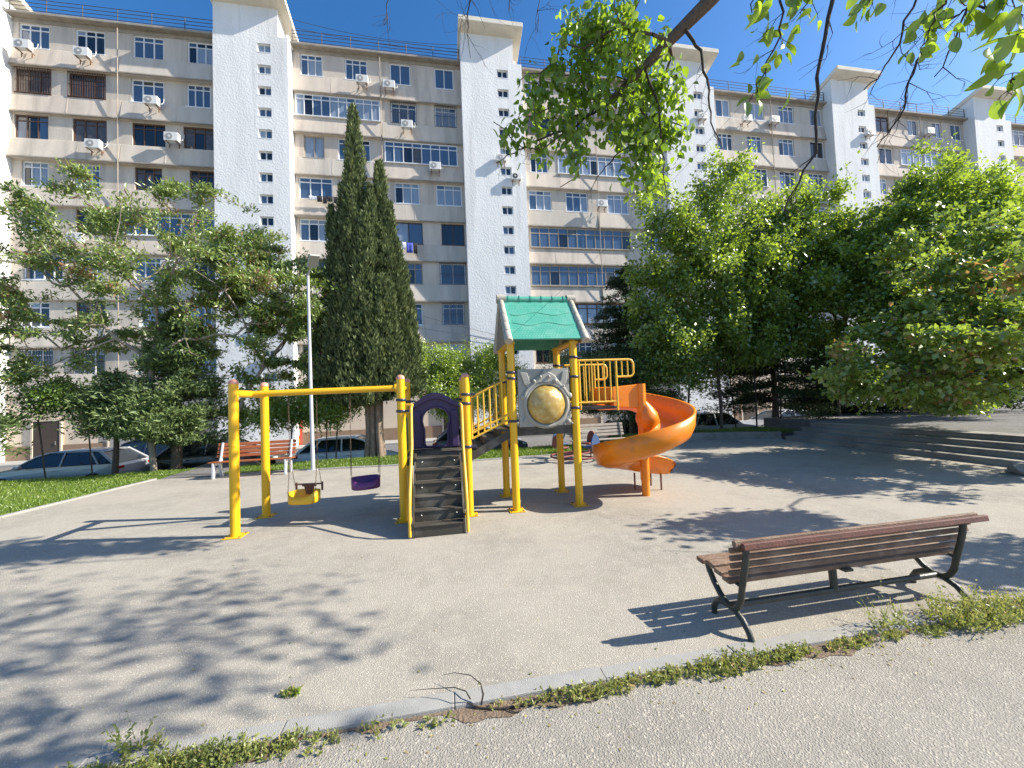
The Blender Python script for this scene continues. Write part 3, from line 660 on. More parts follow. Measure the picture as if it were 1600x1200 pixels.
# second flight up to the turret
st2 = MB()
st2.prism([(XE+.02, .86), (XG-.02, 1.24), (XG-.02, 1.385), (XE+.02, 1.0)], YA-.015, YA+.015, 'xz')
flight = st2.build('upper_stair', 'step_rubber', ps)
MB().prism([(XE+.02, .86), (XG-.02, 1.24), (XG-.02, 1.385), (XE+.02, 1.0)], YZ-.015, YZ+.015, 'xz').build('stringer', 'step_rubber', flight)
for i in range(3):
    x = XE+.06+.24*i; z = 1.0+.127*(i+.75)
    MB().box(x, x+.25, YA+.02, YZ-.02, z-.02, z).box(x, x+.02, YA+.02, YZ-.02, z-.11, z-.021).build('step', 'step_rubber', flight, bevel=.005)
def sloped_rail(y):
    b = MB(); r = .017
    x0, x1 = XE+.08, XG-.07; z0b, z1b, z0t, z1t = 1.33, 1.62, 1.92, 2.22
    b.tube([(x0, y, z0b), (x0, y, z0t), (x0+.01, y, z0t), (x1, y, z1t), (x1, y, z1b-.05)], .019, 8).tube([(x0, y, z0b), (x1, y, z1b)], .019, 8).tube([(x0, y, z0b-.09), (x1, y, z1b-.09)], .019, 8)
    b.tube([(x0, y, z0b-.09), (x0, y, z0b)], .019, 8)
    rl = b.build('sloped_railing', 'yellow_rail', ps)
    for i in range(1, 6):
        u = i/6; x = x0+(x1-x0)*u
        MB().tube([(x, y, z0b+(z1b-z0b)*u-.09), (x, y, z0t+(z1t-z0t)*u)], .014, 8).build('bar', 'yellow_rail', rl)
sloped_rail(YA); sloped_rail(YZ)
# turret deck
MB().box(XG-.02, XH+.02, YA-.0, YZ+.0, 1.33, 1.385).box(XG, XH, YA+.01, YA+.04, 1.24, 1.329).box(XG, XH, YZ-.04, YZ-.01, 1.24, 1.329).build('turret_deck', 'step_rubber', ps, bevel=.006)
# grey bubble panel with raised figure
px0, px1, pz0, pz1 = XG+.10, XH-.11, 1.39, 2.37; pcx, pcz = (px0+px1)/2+.03, 1.755
circ = [(pcx+.335*math.cos(2*math.pi*i/36), pcz+.335*math.sin(2*math.pi*i/36)) for i in range(36)]
pan = ring_panel([(px0, pz0), (px1, pz0), (px1, pz1), (px0, pz1)], circ, YA-.045, YA+.02).build('bubble_panel', 'grey_plastic', ps, bevel=.01)
MB().lathe((pcx, YA-.045, pcz), [(.335, -.06), (.335, .0), (.345, .035), (.37, .045), (.395, .03), (.41, 0)], 40, 'y').build('bubble_ring', 'grey_plastic', pan)
MB().lathe((pcx, YA-.02, pcz), [(.336*math.cos(a), .21*math.sin(a)) for a in [rad(90)*i/12 for i in range(13)]], 40, 'y').build('bubble_window', 'amber', pan)
def relief(poly, d, name='relief', bev=.012): return MB().prism(poly, YA-.045-d, YA-.046+.003, 'xz').build(name, 'grey_plastic', pan, bevel=bev)
hood = []
for i in range(11): a = rad(20+14*i); hood.append((pcx+.46*math.cos(a), pcz+.46*math.sin(a)))
hood = [(pcx+.40, pcz+.12)]+[(pcx+.44*math.cos(rad(a)), pcz+.44*math.sin(rad(a))) for a in (28, 40, 52)]+[(pcx+.16, pcz+.50), (pcx+.03, pcz+.58), (pcx-.04, pcz+.61), (pcx-.06, pcz+.55), (pcx-.16, pcz+.47)]+[(pcx+.44*math.cos(rad(a)), pcz+.44*math.sin(rad(a))) for a in (125, 138, 150)]+[(pcx-.40, pcz+.12)]+[(pcx+.385*math.cos(rad(a)), pcz+.385*math.sin(rad(a))) for a in range(160, 10, -15)]
relief(hood, .045, 'figure_hood', .02)
relief([(px0+.03, pz1-.05), (px0+.16, pz1-.06), (px0+.21, pz1-.22), (px0+.30, pz1-.26), (px0+.20, pz1-.36), (px0+.10, pz1-.26)], .03, 'leaf_shape', .015)
relief([(px1-.02, pz1-.03), (px1-.12, pz1-.05), (px1-.16, pz1-.20), (px1-.24, pz1-.28), (px1-.13, pz1-.35), (px1-.06, pz1-.26)], .035, 'leaf_shape', .015)
for (dx, dz, r) in ((-.10, .475, .028), (.05, .475, .028), (-.21, .40, .034), (.16, .40, .038), (.30, .31, .02), (-.40, .14, .05), (.41, .14, .055), (.37, .09, .03), (-.36, .08, .03), (.38, -.30, .045), (.44, -.335, .022), (.31, -.35, .015)):
    MB().lathe((pcx+dx, YA-.05-(.045 if dz > .3 else 0), pcz+dz), [(r, 0), (r*.9, .015), (r*.5, .028), (0, .032)], 14, 'y').build('knob', 'grey_plastic', pan)
MB().tube([(pcx-.12, YA-.093, pcz+.395), (pcx-.02, YA-.094, pcz+.39), (pcx+.07, YA-.093, pcz+.395)], .007, 6).build('mouth', 'grey_plastic', pan)
relief([(px0+.06, pz0+.09), (px0+.12, pz0+.2), (px0+.26, pz0+.08), (px0+.2, pz0+.05)], .018, 'corner_relief', .006)
# turret roof
rx0, rx1, ez, rz = XG-.06, XH+.16, 2.84, 3.66; yf, yb = YA-.20, YZ+.20; ry = (yf+yb)/2
roof = MB()
def slab(ya, za, yb_, zb_, x0, x1, th):
    d = Vector((0, yb_-ya, zb_-za)).normalized(); nn = Vector((0, -d.z, d.y)) if d.y > 0 else Vector((0, d.z, -d.y))
    return [(x, y+nn.y*t, z+nn.z*t) for x in (x0, x1) for (y, z, t) in ((ya, za, 0), (yb_, zb_, 0), (yb_, zb_, th), (ya, za, th))]
BF = [(0,1,2,3), (7,6,5,4), (0,4,5,1), (1,5,6,2), (2,6,7,3), (3,7,4,0)]
roof_o = MB().add(slab(yf, ez, ry, rz, rx0+.05, rx1-.05, .035), BF).build('roof_panel', 'green_roof', ps, bevel=.008)
roof_b = MB().add(slab(yb, ez, ry, rz, rx0+.05, rx1-.05, .035), BF).build('roof_panel', 'green_roof', ps, bevel=.008)
# raised wave lines and thatch ticks on the front slope
d = Vector((0, ry-yf, rz-ez)); L = d.length; d.normalize(); nn = Vector((0, -d.z, d.y))
def onroof(u, s, h=.036): p = Vector((rx0+.12+(rx1-rx0-.24)*u, yf, ez))+d*(L*s)+nn*h; return p
for s0 in (.36, .62):
    MB().tube([onroof(i/30, s0+.035*math.sin(i/30*2*math.pi*1.6+s0*6), .036) for i in range(31)], .010, 6).build('wave_ridge', 'green_roof', roof_o)
tk = MB(); rr = random.Random(5)
for j in range(17):
    for i in range(21):
        u, s = (i+.5*(j % 2))/21+.02, .05+.05*j
        if s > .90 or abs(s-.36) < .05 or abs(s-.62) < .05 or u > .98: continue
        a, c = onroof(u, s, .034), onroof(min(1, u+.008), s+.034, .034); tk.tube([a, c], [.007, .004], 4)
o = tk.build('thatch_ticks', 'green_roof', roof_o); o['kind'] = 'stuff'
ridge = MB().tube([(rx0+.02, ry, rz+.03), (rx1-.02, ry, rz+.03)], .075, 16).build('ridge_roll', 'green_roof', ps)
for i in range(6):
    x = rx0+.14+(rx1-rx0-.28)*i/5; MB().tube([(x-.012, ry, rz+.03), (x+.012, ry, rz+.03)], .086, 16).build('ridge_ring', 'green_roof', ridge)
for sx in (rx0, rx1):
    for (ye, sgn) in ((yf-.03, 1), (yb+.03, -1)):
        a, c = Vector((sx, ye, ez-.02)), Vector((sx, ry, rz+.04)); n = 5; lg = None
        for i in range(n):
            p, q = a.lerp(c, i/n), a.lerp(c, (i+.97)/n); r0 = .072-.004*i
            sg = MB().tube([p, p.lerp(q, .06), p.lerp(q, .92), q], [r0-.006, r0, r0-.004, r0-.012], 14)
            if lg is None: lg = sg.build('log_rafter', 'grey_log', ps)
            else: sg.build('log_segment', 'grey_log', lg)
    MB().tube([(sx-.07, ry, rz+.05), (sx+.09, ry, rz+.05)], .085, 14).build('ridge_end_log', 'grey_log', ps)
    gb = MB().prism([(yf+.06, ez-.02), (yb-.06, ez-.02), (ry, rz-.03)], sx-.025, sx+.025, 'yz').build('gable', 'gable_stone', ps, bevel=.01)
    rr = random.Random(int(sx*100))
    for i in range(13):
        z = ez+.04+.055*i; hwid = (ry-yf-.1)*(rz-.05-z)/(rz-ez)
        if hwid < .06: continue
        yy = ry+rr.uniform(-hwid, hwid)*.8
        MB().lathe((sx-.026 if sx < XG else sx+.02, yy, z), [(0, 0)]+[(.05*math.cos(a), .02*math.sin(a)) for a in (0, .7, 1.3)], 7, 'x').build('gable_stone_piece', 'gable_stone', gb)
MB().box(XG-.07, XG+.07, YA-.07, YZ+.07, 2.80, 2.84).build('roof_plate', 'yellow_rail', ps); MB().box(XH-.07, XH+.07, YA-.07, YZ+.07, 2.80, 2.84).build('roof_plate', 'yellow_rail', ps)
# raised bridge to the slide
XB = 3.03
MB().box(XH+.07, XB, YA+.03, YZ-.03, 1.63, 1.68).build('bridge_deck', 'step_rubber', ps, bevel=.006)
def bridge_rail(y, bars, x1):
    b = MB(); zt, zb = 2.50, 1.76; x0 = XH+.10
    b.tube([(x0-.03, y, zt), (x1-.08, y, zt), (x1-.03, y, zt-.015), (x1, y, zt-.07), (x1, y, zt-.24), (x1-.03, y, zt-.29), (x1-.08, y, zt-.305), (XB+.005, y, zt-.305)], .020, 8)
    b.tube([(XB, y, zt), (XB, y, 1.60)], .020, 8).tube([(x0-.03, y, zb), (XB, y, zb)], .018, 8)
    b.tube([(x0, y, zt), (x0, y, zb-.12)], .017, 8)
    r = b.build('bridge_railing', 'yellow_rail', ps)
    for i in range(1, bars): x = x0+(XB-x0)*i/bars; MB().tube([(x, y, zb), (x, y, zt)], .013, 8).build('bar', 'yellow_rail', r)
    for i in (1, 2): x = XB+(x1-XB)*i/3; MB().tube([(x, y, zt-.305), (x, y, zt)], .013, 8).build('bar', 'yellow_rail', r)
bridge_rail(YA, 6, 3.36); bridge_rail(YZ, 6, 3.30)
# orange spiral slide about its pole
SXp, SYp = 3.60, 6.62
sp_ = MB().tube([(SXp, SYp, 0.0), (SXp, SYp, .30)], .072, 18).tube([(SXp, SYp, .28), (SXp, SYp, 2.06)], .084, 18).build('slide_pole', 'orange_plastic', ps)
def spiral():
    prof = [(1.00, .40, 1), (1.02, .42, 1), (1.045, .40, 1), (1.0, .16, 1), (.93, .03, 1), (.80, -.03, 1), (.4, -.04, 1), (.2, -.02, 1)]
    inner_in = [(.985, .40), (.955, .16), (.90, .06), (.79, .0), (.55, -.01), (.33, .03), (.16, .12), (.10, .22)]
    outer_out = [(1.05, .40), (1.02, .15), (.955, .02), (.80, -.045), (.55, -.06), (.33, -.03), (.12, .05), (.06, .2)]
    sec = inner_in + outer_out[::-1]
    n = 60; vs = []; k = len(sec)
    def nearh(r, h, q): return h+q*(.19 if r < .13 else (.10 if r < .2 else 0))
    # straight entry then 390 degrees of turn
    stations = []
    ent = [(XB-.06, 0), (XB+.25, 0)]
    for x, _ in ent: stations.append(('s', x, 1.64))
    tot = 360
    for i in range(n+1):
        u = i/n; ang = 90-tot*u; stations.append(('a', ang, float(np.interp(-ang, [-90, 0, 90, 180, 270, 300], [1.62, 1.28, .93, .60, .42, .41]))))
    for dx_, z_, k_ in ((.15, .39, .85), (.32, .36, .85), (.48, .33, .8), (.60, .32, .7), (.67, .33, .45)): stations.append(('s', SXp+dx_, z_, k_))
    for s in stations:
        if s[0] == 's':
            x, z = s[1], s[2]
            for (r, h) in sec: vs.append((x, SYp+r*(.82 if len(s) == 3 else .84), z+nearh(r, h, 1.0 if len(s) > 3 else 0)*(s[3] if len(s) > 3 and h > .05 else 1)))
        else:
            a, z = rad(s[1]), s[2]; u = (90-s[1])/tot
            sh = 1.0 if u < .72 else 1-.2*((u-.72)/.28)
            rs = .82+.05*min(1, u*6) if u < .5 else .87+.03*min(1, (u-.5)*4)
            for (r, h) in sec: vs.append((SXp+r*rs*math.cos(a), SYp+r*rs*math.sin(a), z+nearh(r, h, max(0, (u-.8)/.2))*(sh if h > .05 else 1)))
    m = len(stations); fs = []
    for i in range(m-1):
        for j in range(k): fs.append((i*k+j, i*k+(j+1) % k, (i+1)*k+(j+1) % k, (i+1)*k+j))
    fs += [tuple(range(k)), tuple(range((m-1)*k, m*k))[::-1]]
    b = MB(); b.add(vs, fs, True); return b
sl = spiral().build('slide_trough', 'orange_plastic', ps)
# hood panel and seat plate at the slide mouth, inner cone, exit feet
MB().box(XB-.03, XB+.0, SYp+.02, SYp+.95, 1.70, 2.02).build('slide_hood', 'orange_plastic', ps, bevel=.01)
MB().prism([(XB, 1.66), (SXp+.02, 1.60), (SXp+.02, 2.06), (XB, 2.02)], SYp-.03, SYp+.01, 'xz').build('slide_side_wall', 'orange_plastic', ps, bevel=.012)
MB().tube([(SXp+.04, SYp, 1.72), (SXp+.06, SYp, 1.62), (SXp+.10, SYp+.02, 1.48), (SXp+.12, SYp+.02, 1.36), (SXp+.06, SYp+.0, 1.2)], [.06, .13, .20, .22, .12], 18).build('slide_core', 'orange_plastic', ps)
for dx, dy in ((.48, .28), (.48, .66), (.02, .45)):
    MB().tube([(SXp+dx, SYp+dy, 0), (SXp+dx, SYp+dy, .33)], .018, 8).build('slide_foot', 'rust', ps)

# ------------------------------------------------------------------ swings
def chain_part(parent, p, q, link=.034):
    p, q = Vector(p), Vector(q); L = (q-p).length; n = int(L/link); d = (q-p).normalized(); a = d.orthogonal().normalized(); c = d.cross(a); b = MB()
    for i in range(n):
        o = p+d*(L*(i+.5)/n); s = a if i % 2 else c
        b.tube([o+d*(.021*math.cos(t))+s*(.009*math.sin(t)) for t in [2*math.pi*k/8 for k in range(8)]], .0026, 4, closed=True)
    return b.build('chain', 'chain', parent)
def swing(label, x, z, m, guard, rotz, zt=2.09):
    t = thing('bucket_swing', label, 'swing', (x, ym, z), rotz)
    w, dp, h = .23, .17, .20
    b = MB(); n = 28; vs = []; lv = [(.86, 0.0), (.97, .05), (1.0, .12), (1.0, 1.0), (.93, 1.0), (.92, .2), (.80, .10)]
    for (s, hh) in lv:
        for i in range(n):
            a = 2*math.pi*i/n; ca, sa = math.cos(a), math.sin(a)
            x_ = w*s*math.copysign(abs(ca)**.6, ca); y_ = dp*s*math.copysign(abs(sa)**.6, sa)
            top = h*(.62+.38*(abs(ca)**2)) if sa < 0 else h*(.95)
            vs.append((x_, y_, hh*top if hh >= 1 else hh*h))
    fs = [(j*n+i, j*n+(i+1) % n, (j+1)*n+(i+1) % n, (j+1)*n+i) for j in range(len(lv)-1) for i in range(n)]
    fs += [tuple(range(n))[::-1], tuple(range((len(lv)-1)*n, len(lv)*n))]
    b.add(vs, fs, True); b.build('seat', m, t)
    if guard:
        g = MB().tube([(-w*.95, .16, .27), (w*.95, .16, .27)], .015, 8).tube([(-w*.5, .16, .25), (w*.5, .16, .25)], .02, 8)
        for sx in (-w*.95, w*.95): g.tube([(sx, .16, .16), (sx, .16, .30)], .018, 8)
        g.prism([(-.05, .10), (.05, .10), (.09, .26), (-.09, .26)], .145, .175, 'xz'); g.build('guard_bar', 'brown_plastic', t, bevel=.006)
    ic = Matrix.Rotation(-rotz, 4, 'Z')
    for sx in (-1, 1):
        top = ic @ Vector((sx*.22, 0, zt-z)); mid = Vector((sx*w*.98, 0, .75))
        chain_part(t, top, mid); chain_part(t, mid, (sx*w*.97, -dp*.5, .17)); chain_part(t, mid, (sx*w*.97, dp*.8, .22))
        MB().lathe(tuple(top-Vector((0, 0, .01))), [(.018, 0), (.018, .05), (.012, .055)], 10).build('hanger', 'metal_dark', t)
swing('yellow bucket swing with a brown guard bar, the nearer to the frame end', -2.33, .30, 'yellow_seat', True, rad(-10))
swing('purple bucket swing hanging nearer the stairs', -1.36, .46, 'purple_seat', False, rad(16))

# ------------------------------------------------------------------ benches
def slat(parent, name, x0, x1, y, z, w, th, m, tilt, jit):
    ax = Vector((1, 0, jit)); ay = Vector((0, math.cos(tilt), math.sin(tilt))); az = Vector((0, -math.sin(tilt), math.cos(tilt)))
    return MB().obox(((x0+x1)/2, y, z), ax*((x1-x0)/2), ay*(w/2), az*(th/2)).build(name, m, parent, bevel=.007)
bn = thing('park_bench', 'brown slatted bench with curved black iron legs standing by the front kerb', 'bench', (2.12, 2.66, 0))
# local: x along the bench, y towards the playground (front), back at y = 0
Lb = 2.42; rr = random.Random(3)
for i, (y, z) in enumerate(((.07, .395), (.17, .41), (.27, .425), (.37, .43))):
    slat(bn, 'seat_slat', +.03+rr.uniform(-.02, .02), Lb-.14, y+.03, z, .085, .038, 'bench_brown', rad(4), rr.uniform(-.002, .002))
bl = rad(76)
for i in range(4):
    z = .458+.066*i; y = .03-.018*i
    slat(bn, 'back_slat', +.03-.012*i+rr.uniform(-.01, .01), Lb-.06, y+.03, z, .039, .032, 'bench_brown', bl+rad(14*0)+math.pi*0, rr.uniform(-.003, .003))
slat(bn, 'top_rail', .05, Lb+.02, -.065, .705, .05, .036, 'bench_red', rad(80), 0); slat(bn, 'top_rail', .01, Lb-.02, -.022, .715, .05, .036, 'bench_brown', rad(80), 0)
def iron_side(x):
    s = MB().tube([(x, -.055, .70), (x, -.045, .60), (x, -.02, .48), (x, .01, .36), (x, .03, .26), (x, .065, .19), (x, .12, .155), (x, .19, .16), (x, .26, .20), (x, .33, .27), (x, .38, .34), (x, .405, .40)], .024, 10).build('side_frame', 'bench_iron', bn)
    MB().tube([(x, -.06, .0), (x, -.035, .05), (x, .02, .11), (x, .10, .148), (x, .19, .155), (x, .26, .145), (x, .315, .11), (x, .345, .06), (x, .345, 0)], .024, 10).build('foot_arch', 'bench_iron', s)
    MB().tube([(x, .03, .37), (x, .40, .405)], .014, 6).build('seat_bearer', 'bench_iron', s)
for x in (.09, Lb-.22): iron_side(x)
MB().tube([(.09, .16, .155), (Lb-.22, .16, .155)], .024, 10).build('long_tube', 'bench_iron', bn)
MB().tube([(1.10, .16, .155), (1.10, .17, .38)], .03, 8).box(1.06, 1.14, .02, .40, .365, .385).build('middle_support', 'bench_iron', bn)

def simple_bench(label, x, y, L, slat_m, leg_m, n_back=4):
    t = thing('park_bench', label, 'bench', (x, y, lawn_z(x, y)*0))
    for i in range(4): slat(t, 'seat_slat', -L/2, L/2, -.20+.115*i, .44-.008*i, .095, .035, slat_m, rad(-3), 0)
    for i in range(n_back): slat(t, 'back_slat', -L/2, L/2, .20+.028*i, .56+.105*i, .085, .032, slat_m, rad(74), 0)
    for sx in (-L/2+.12, L/2-.12):
        MB().prism([(-.26, 0), (-.18, 0), (-.14, .34), (.06, .36), (.14, .0), (.24, .0), (.19, .40), (.31, .92), (.26, .94), (.12, .46), (.05, .415), (-.25, .425)], sx-.025, sx+.025, 'yz').build('leg_frame', leg_m, t, bevel=.008)
    return t
simple_bench('orange brown slatted bench with pale legs at the back edge by the lamp post', -5.35, 12.0, 2.05, 'bench_orange', 'bench_leg_white')
simple_bench('weathered bench in the shade behind the spiral slide', 4.9, 11.85, 1.9, 'wood_grey', 'metal_dark')

# ------------------------------------------------------------------ small roundabout behind the slide
ra = thing('roundabout', 'small red and blue roundabout in the shade behind the spiral slide', 'roundabout', (3.75, 10.9, 0))
MB().tube([(.72*math.cos(2*math.pi*i/32), .72*math.sin(2*math.pi*i/32), .12) for i in range(32)], .03, 8, closed=True).build('base_ring', 'ride_red', ra)
MB().tube([(0, 0, 0), (0, 0, .75)], .05, 12).build('column', 'ride_red', ra)
MB().tube([(.22*math.cos(2*math.pi*i/20), .22*math.sin(2*math.pi*i/20), .76) for i in range(20)], .02, 8, closed=True).build('hand_wheel', 'metal_dark', ra)
for k in range(4):
    a = 2*math.pi*k/4+.5; c, s = math.cos(a), math.sin(a); m = 'ride_blue' if k % 2 else 'ride_red'
    MB().tube([(.05*c, .05*s, .13), (.72*c, .72*s, .13)], .025, 8).build('spoke', 'ride_red', ra)
    se = MB().obox((.58*c, .58*s, .42), Vector((c, s, 0))*.15, Vector((-s, c, 0))*.17, (0, 0, .025)).build('seat', m, ra, bevel=.02)
    pts = [Vector((.74*c, .74*s, .43))+Vector((-s, c, 0))*(.19*math.cos(t))+Vector((0, 0, 1))*(.36*math.sin(t)) for t in [math.pi*i/10 for i in range(11)]]
    MB().add([tuple(p) for p in pts]+[tuple(p+Vector((c, s, 0))*.035) for p in pts], [tuple(range(11)), tuple(range(11, 22))[::-1]]+[(i, i+1, 12+i, 11+i) for i in range(10)]+[(10, 0, 11, 21)]).build('seat_back', m, se, bevel=.008)
    MB().tube([(.58*c, .58*s, .14), (.58*c, .58*s, .40)], .022, 8).build('seat_leg', 'ride_red', ra)

# ------------------------------------------------------------------ lamp post
lp = thing('lamp_post', 'slim white street lamp post at the back edge of the paving', 'street lamp', (-3.86, 12.2, 0))
MB().tube([(0, 0, 0), (-.02, 0, 2.6), (-.03, 0, 5.8)], [.058, .05, .038], 12).build('pole', 'galvanised', lp)
MB().box(-.14, .14, -.14, .14, 0, .02).build('base_plate', 'galvanised', lp)
MB().tube([(-.03, 0, 5.76), (.06, -.12, 5.9), (.13, -.2, 5.98)], .028, 8).build('arm', 'lamp_grey', lp)
MB().obox((.22, -.32, 6.1), Vector((.10, -.17, .12)), Vector((.11, .08, .02)), Vector((.02, -.02, -.03))).build('lamp_head', 'lamp_grey', lp, bevel=.012)
MB().obox((.212, -.308, 6.062), Vector((.08, -.13, .09)), Vector((.085, .065, .015)), Vector((.002, -.002, -.003))).build('lamp_glass', 'light_white', lp)
# string from the turret roof up into the tree
# ------------------------------------------------------------------ vegetation
def np_mesh(name, V, F, m, tint=None):
    """V (n,3) float, F (k,3) int triangles, tint per vertex"""
    me = bpy.data.meshes.new(name); me.vertices.add(len(V)); me.vertices.foreach_set('co', np.asarray(V, np.float32).ravel())
    k = len(F); me.loops.add(k*3); me.loops.foreach_set('vertex_index', np.asarray(F, np.int32).ravel())
    me.polygons.add(k); me.polygons.foreach_set('loop_start', np.arange(k, dtype=np.int32)*3)
    if tint is not None:
        a = me.attributes.new('tint', 'FLOAT', 'POINT'); a.data.foreach_set('value', np.asarray(tint, np.float32))
    me.materials.append(MATS[m]); me.update(calc_edges=True); return me
def unit(v): return v/np.maximum(np.linalg.norm(v, axis=-1, keepdims=True), 1e-9)
def leaves(rng, P, D, N, L, Wd, tint, shape='rhomb', fold=.18):
    """one leaf per row: base P, direction D, face normal N"""
    D = unit(D); S = unit(np.cross(D, N)); N = np.cross(S, D); L = np.asarray(L).reshape(-1, 1); Wd = np.asarray(Wd).reshape(-1, 1); n = len(P)
    if shape == 'rhomb':
        V = np.stack([P, P+D*L*.45+S*Wd*.5+N*Wd*fold, P+D*L, P+D*L*.45-S*Wd*.5+N*Wd*fold], 1)
        F = np.array([[0,1,2],[0,2,3]])
    else:                                     # broad leaf, heart to oval, drooping tip
        V = np.stack([P, P+D*L*.22+S*Wd*.44+N*Wd*fold, P+D*L*.55+S*Wd*.46+N*Wd*fold*.8, P+D*L*1.0-N*L*.10, P+D*L*.55-S*Wd*.46+N*Wd*fold*.8, P+D*L*.22-S*Wd*.44+N*Wd*fold, P+D*L*.55-N*L*.0], 1)
        F = np.array([[0,1,6],[1,2,6],[2,3,6],[3,4,6],[4,5,6],[5,0,6]])
    k = V.shape[1]
    FF = (F[None]+(np.arange(n)*k)[:, None, None]).reshape(-1, 3)
    return V.reshape(-1, 3), FF, np.repeat(tint, k)
def sample_ell(rng, ells, n):
    vol = np.array([e[3]*e[4]*e[5] for e in ells]); c = rng.choice(len(ells), n, p=vol/vol.sum()); E = np.array(ells)[c]
    d = unit(rng.normal(size=(n, 3))); r = rng.random((n, 1))**(1/2.2)
    return E[:, :3]+d*r*E[:, 3:6]
def skeleton(rng, trunk, pts, bf=.35, spread=1.0):
    nodes = [np.array(p, float) for p in trunk]; par = [-1]+list(range(len(trunk)-1)); plen = [0.0]
    for i in range(1, len(nodes)): plen.append(plen[-1]+np.linalg.norm(nodes[i]-nodes[i-1]))
    start = max(1, len(trunk)//3); n = len(pts)
    cost = np.full(n, 1e9); who = np.zeros(n, int)
    for i in range(start, len(nodes)):
        c = np.linalg.norm(pts-nodes[i], axis=1)+bf*plen[i]; b = c < cost; cost[b] = c[b]; who[b] = i
    done = np.zeros(n, bool)
    for _ in range(n):
        k = int(np.argmin(np.where(done, 1e9, cost))); done[k] = True; p = who[k]
        a = nodes[p]; q = pts[k]; dist = np.linalg.norm(q-a); m = max(1, int(dist/.45)); prev = p
        for j in range(1, m+1):
            w = a+(q-a)*j/m
            if j < m: w = w+rng.normal(size=3)*dist*.045+np.array([0, 0, .06*dist*math.sin(math.pi*j/m)])
            nodes.append(w); par.append(prev); plen.append(plen[prev]+np.linalg.norm(w-nodes[prev])); prev = len(nodes)-1
            c = np.linalg.norm(pts-w, axis=1)+bf*plen[prev]; b = (c < cost) & ~done; cost[b] = c[b]; who[b] = prev
    return np.array(nodes), np.array(par)
def tube_tree(nodes, par, r_tip, r_base, ex=2.3, sides=6):
    n = len(nodes); ch = [[] for _ in range(n)]
    for i in range(1, n): ch[par[i]].append(i)
    acc = np.zeros(n)
    for i in range(n-1, -1, -1): acc[i] = max(acc[i], 1.0); 
    acc = np.zeros(n)
    for i in range(n-1, 0, -1):
        if acc[i] == 0: acc[i] = 1
        acc[par[i]] += acc[i]*1.0
    acc[0] = max(acc[0], acc[1] if n > 1 else 1)
    r = r_tip*acc**(1/ex); r = np.minimum(r*1.0, r_base) if r.max() < r_base else r_tip+(r-r_tip)*(r_base-r_tip)/(r.max()-r_tip)
    # vertex rings per edge
    a = nodes[par[1:]]; b = nodes[1:]; d = unit(b-a); up = np.where(np.abs(d[:, 2:3]) < .9, np.array([[0, 0, 1.]]), np.array([[1., 0, 0]]))
    s = unit(np.cross(d, up)); t = np.cross(d, s); ra = np.minimum(r[par[1:]], r[1:]*1.6)[:, None]; rb_ = r[1:, None]
    k = sides; ang = 2*np.pi*np.arange(k)/k
    V = np.concatenate([np.stack([a+ra*(math.cos(w)*s+math.sin(w)*t) for w in ang], 1), np.stack([b+rb_*(math.cos(w)*s+math.sin(w)*t) for w in ang], 1)], 1)
    F = []
    for i in range(k): j = (i+1) % k; F += [[i, j, k+j], [i, k+j, k+i]]
    F = np.array(F); m = len(a); FF = (F[None]+(np.arange(m)*2*k)[:, None, None]).reshape(-1, 3)
    return V.reshape(-1, 3), FF, r
def tree(name, label, loc, trunk, ells, n_pts, n_leaves, leaf_m, bark_m, L=.09, Wr=.6, r_base=.15, r_tip=.006, seed=0, sig=.22, flat=1.0, droop=.2, cat='tree', group=None, shape='rhomb', thr=.02, bf=.35, extra=None, clump=.5, up=.6, tmean=.5, shoots=0, shoot_l=1.2):
    rng = np.random.default_rng(seed)
    t = thing(name, label, cat, loc, 0, group)
    pts = sample_ell(rng, ells, n_pts)
    if shoots:                                # long shoots standing clear of the crown
        q = sample_ell(rng, ells, shoots); cc = np.average(np.array(ells)[:, :3], axis=0, weights=[e[3]*e[4]*e[5] for e in ells]); d = unit(q-cc)
        q = q[d[:, 2] > -.2]; d = d[d[:, 2] > -.2]; st = np.linalg.norm(q-cc, axis=1).max()
        for k in (.35, .75, 1.15): pts = np.concatenate([pts, q+(d*np.array([.6, .6, .5])+np.array([0, 0, .55]))*k*shoot_l+rng.normal(size=q.shape)*.08])
    if extra is not None: pts = np.concatenate([pts, np.array(extra, float)])
    nodes, par = skeleton(rng, trunk, pts, bf)
    V, F, r = tube_tree(nodes, par, r_tip, r_base)
    me = np_mesh('trunk', V, F, bark_m); me.polygons.foreach_set('use_smooth', [True]*len(me.polygons))
    o = bpy.data.objects.new('trunk', me); COL.objects.link(o); o.parent = t
    idx = np.where((r < thr))[0]; idx = idx[idx > 0]
    if n_leaves:
        w = rng.random(len(idx))**clump if clump else np.ones(len(idx)); c = rng.choice(idx, n_leaves, p=w/w.sum())
        u = rng.random((n_leaves, 1)); P = nodes[c]*u+nodes[par[c]]*(1-u)
        off = rng.normal(size=(n_leaves, 3))*sig; off[:, 2] *= flat; P = P+off
        cen = np.mean(pts, axis=0)
        D = unit(rng.normal(size=(n_leaves, 3))+.7*unit(P-cen)-np.array([0, 0, droop])); N = unit(rng.normal(size=(n_leaves, 3))*.75+np.array([.5, -.45, up]))
        nt_ = rng.normal(size=len(nodes))*.16
        tint = np.clip(tmean+nt_[c]+rng.normal(size=n_leaves)*.2, 0, 1)
        LL = L*rng.uniform(.45, 1.35, n_leaves)
        V, F, T = leaves(rng, P, D, N, LL, LL*Wr, tint, shape)
        o = bpy.data.objects.new('crown', np_mesh('crown', V, F, leaf_m, T)); COL.objects.link(o); o.parent = t
    return t

def zt_(x, y): return lawn_z(x, y)-.03
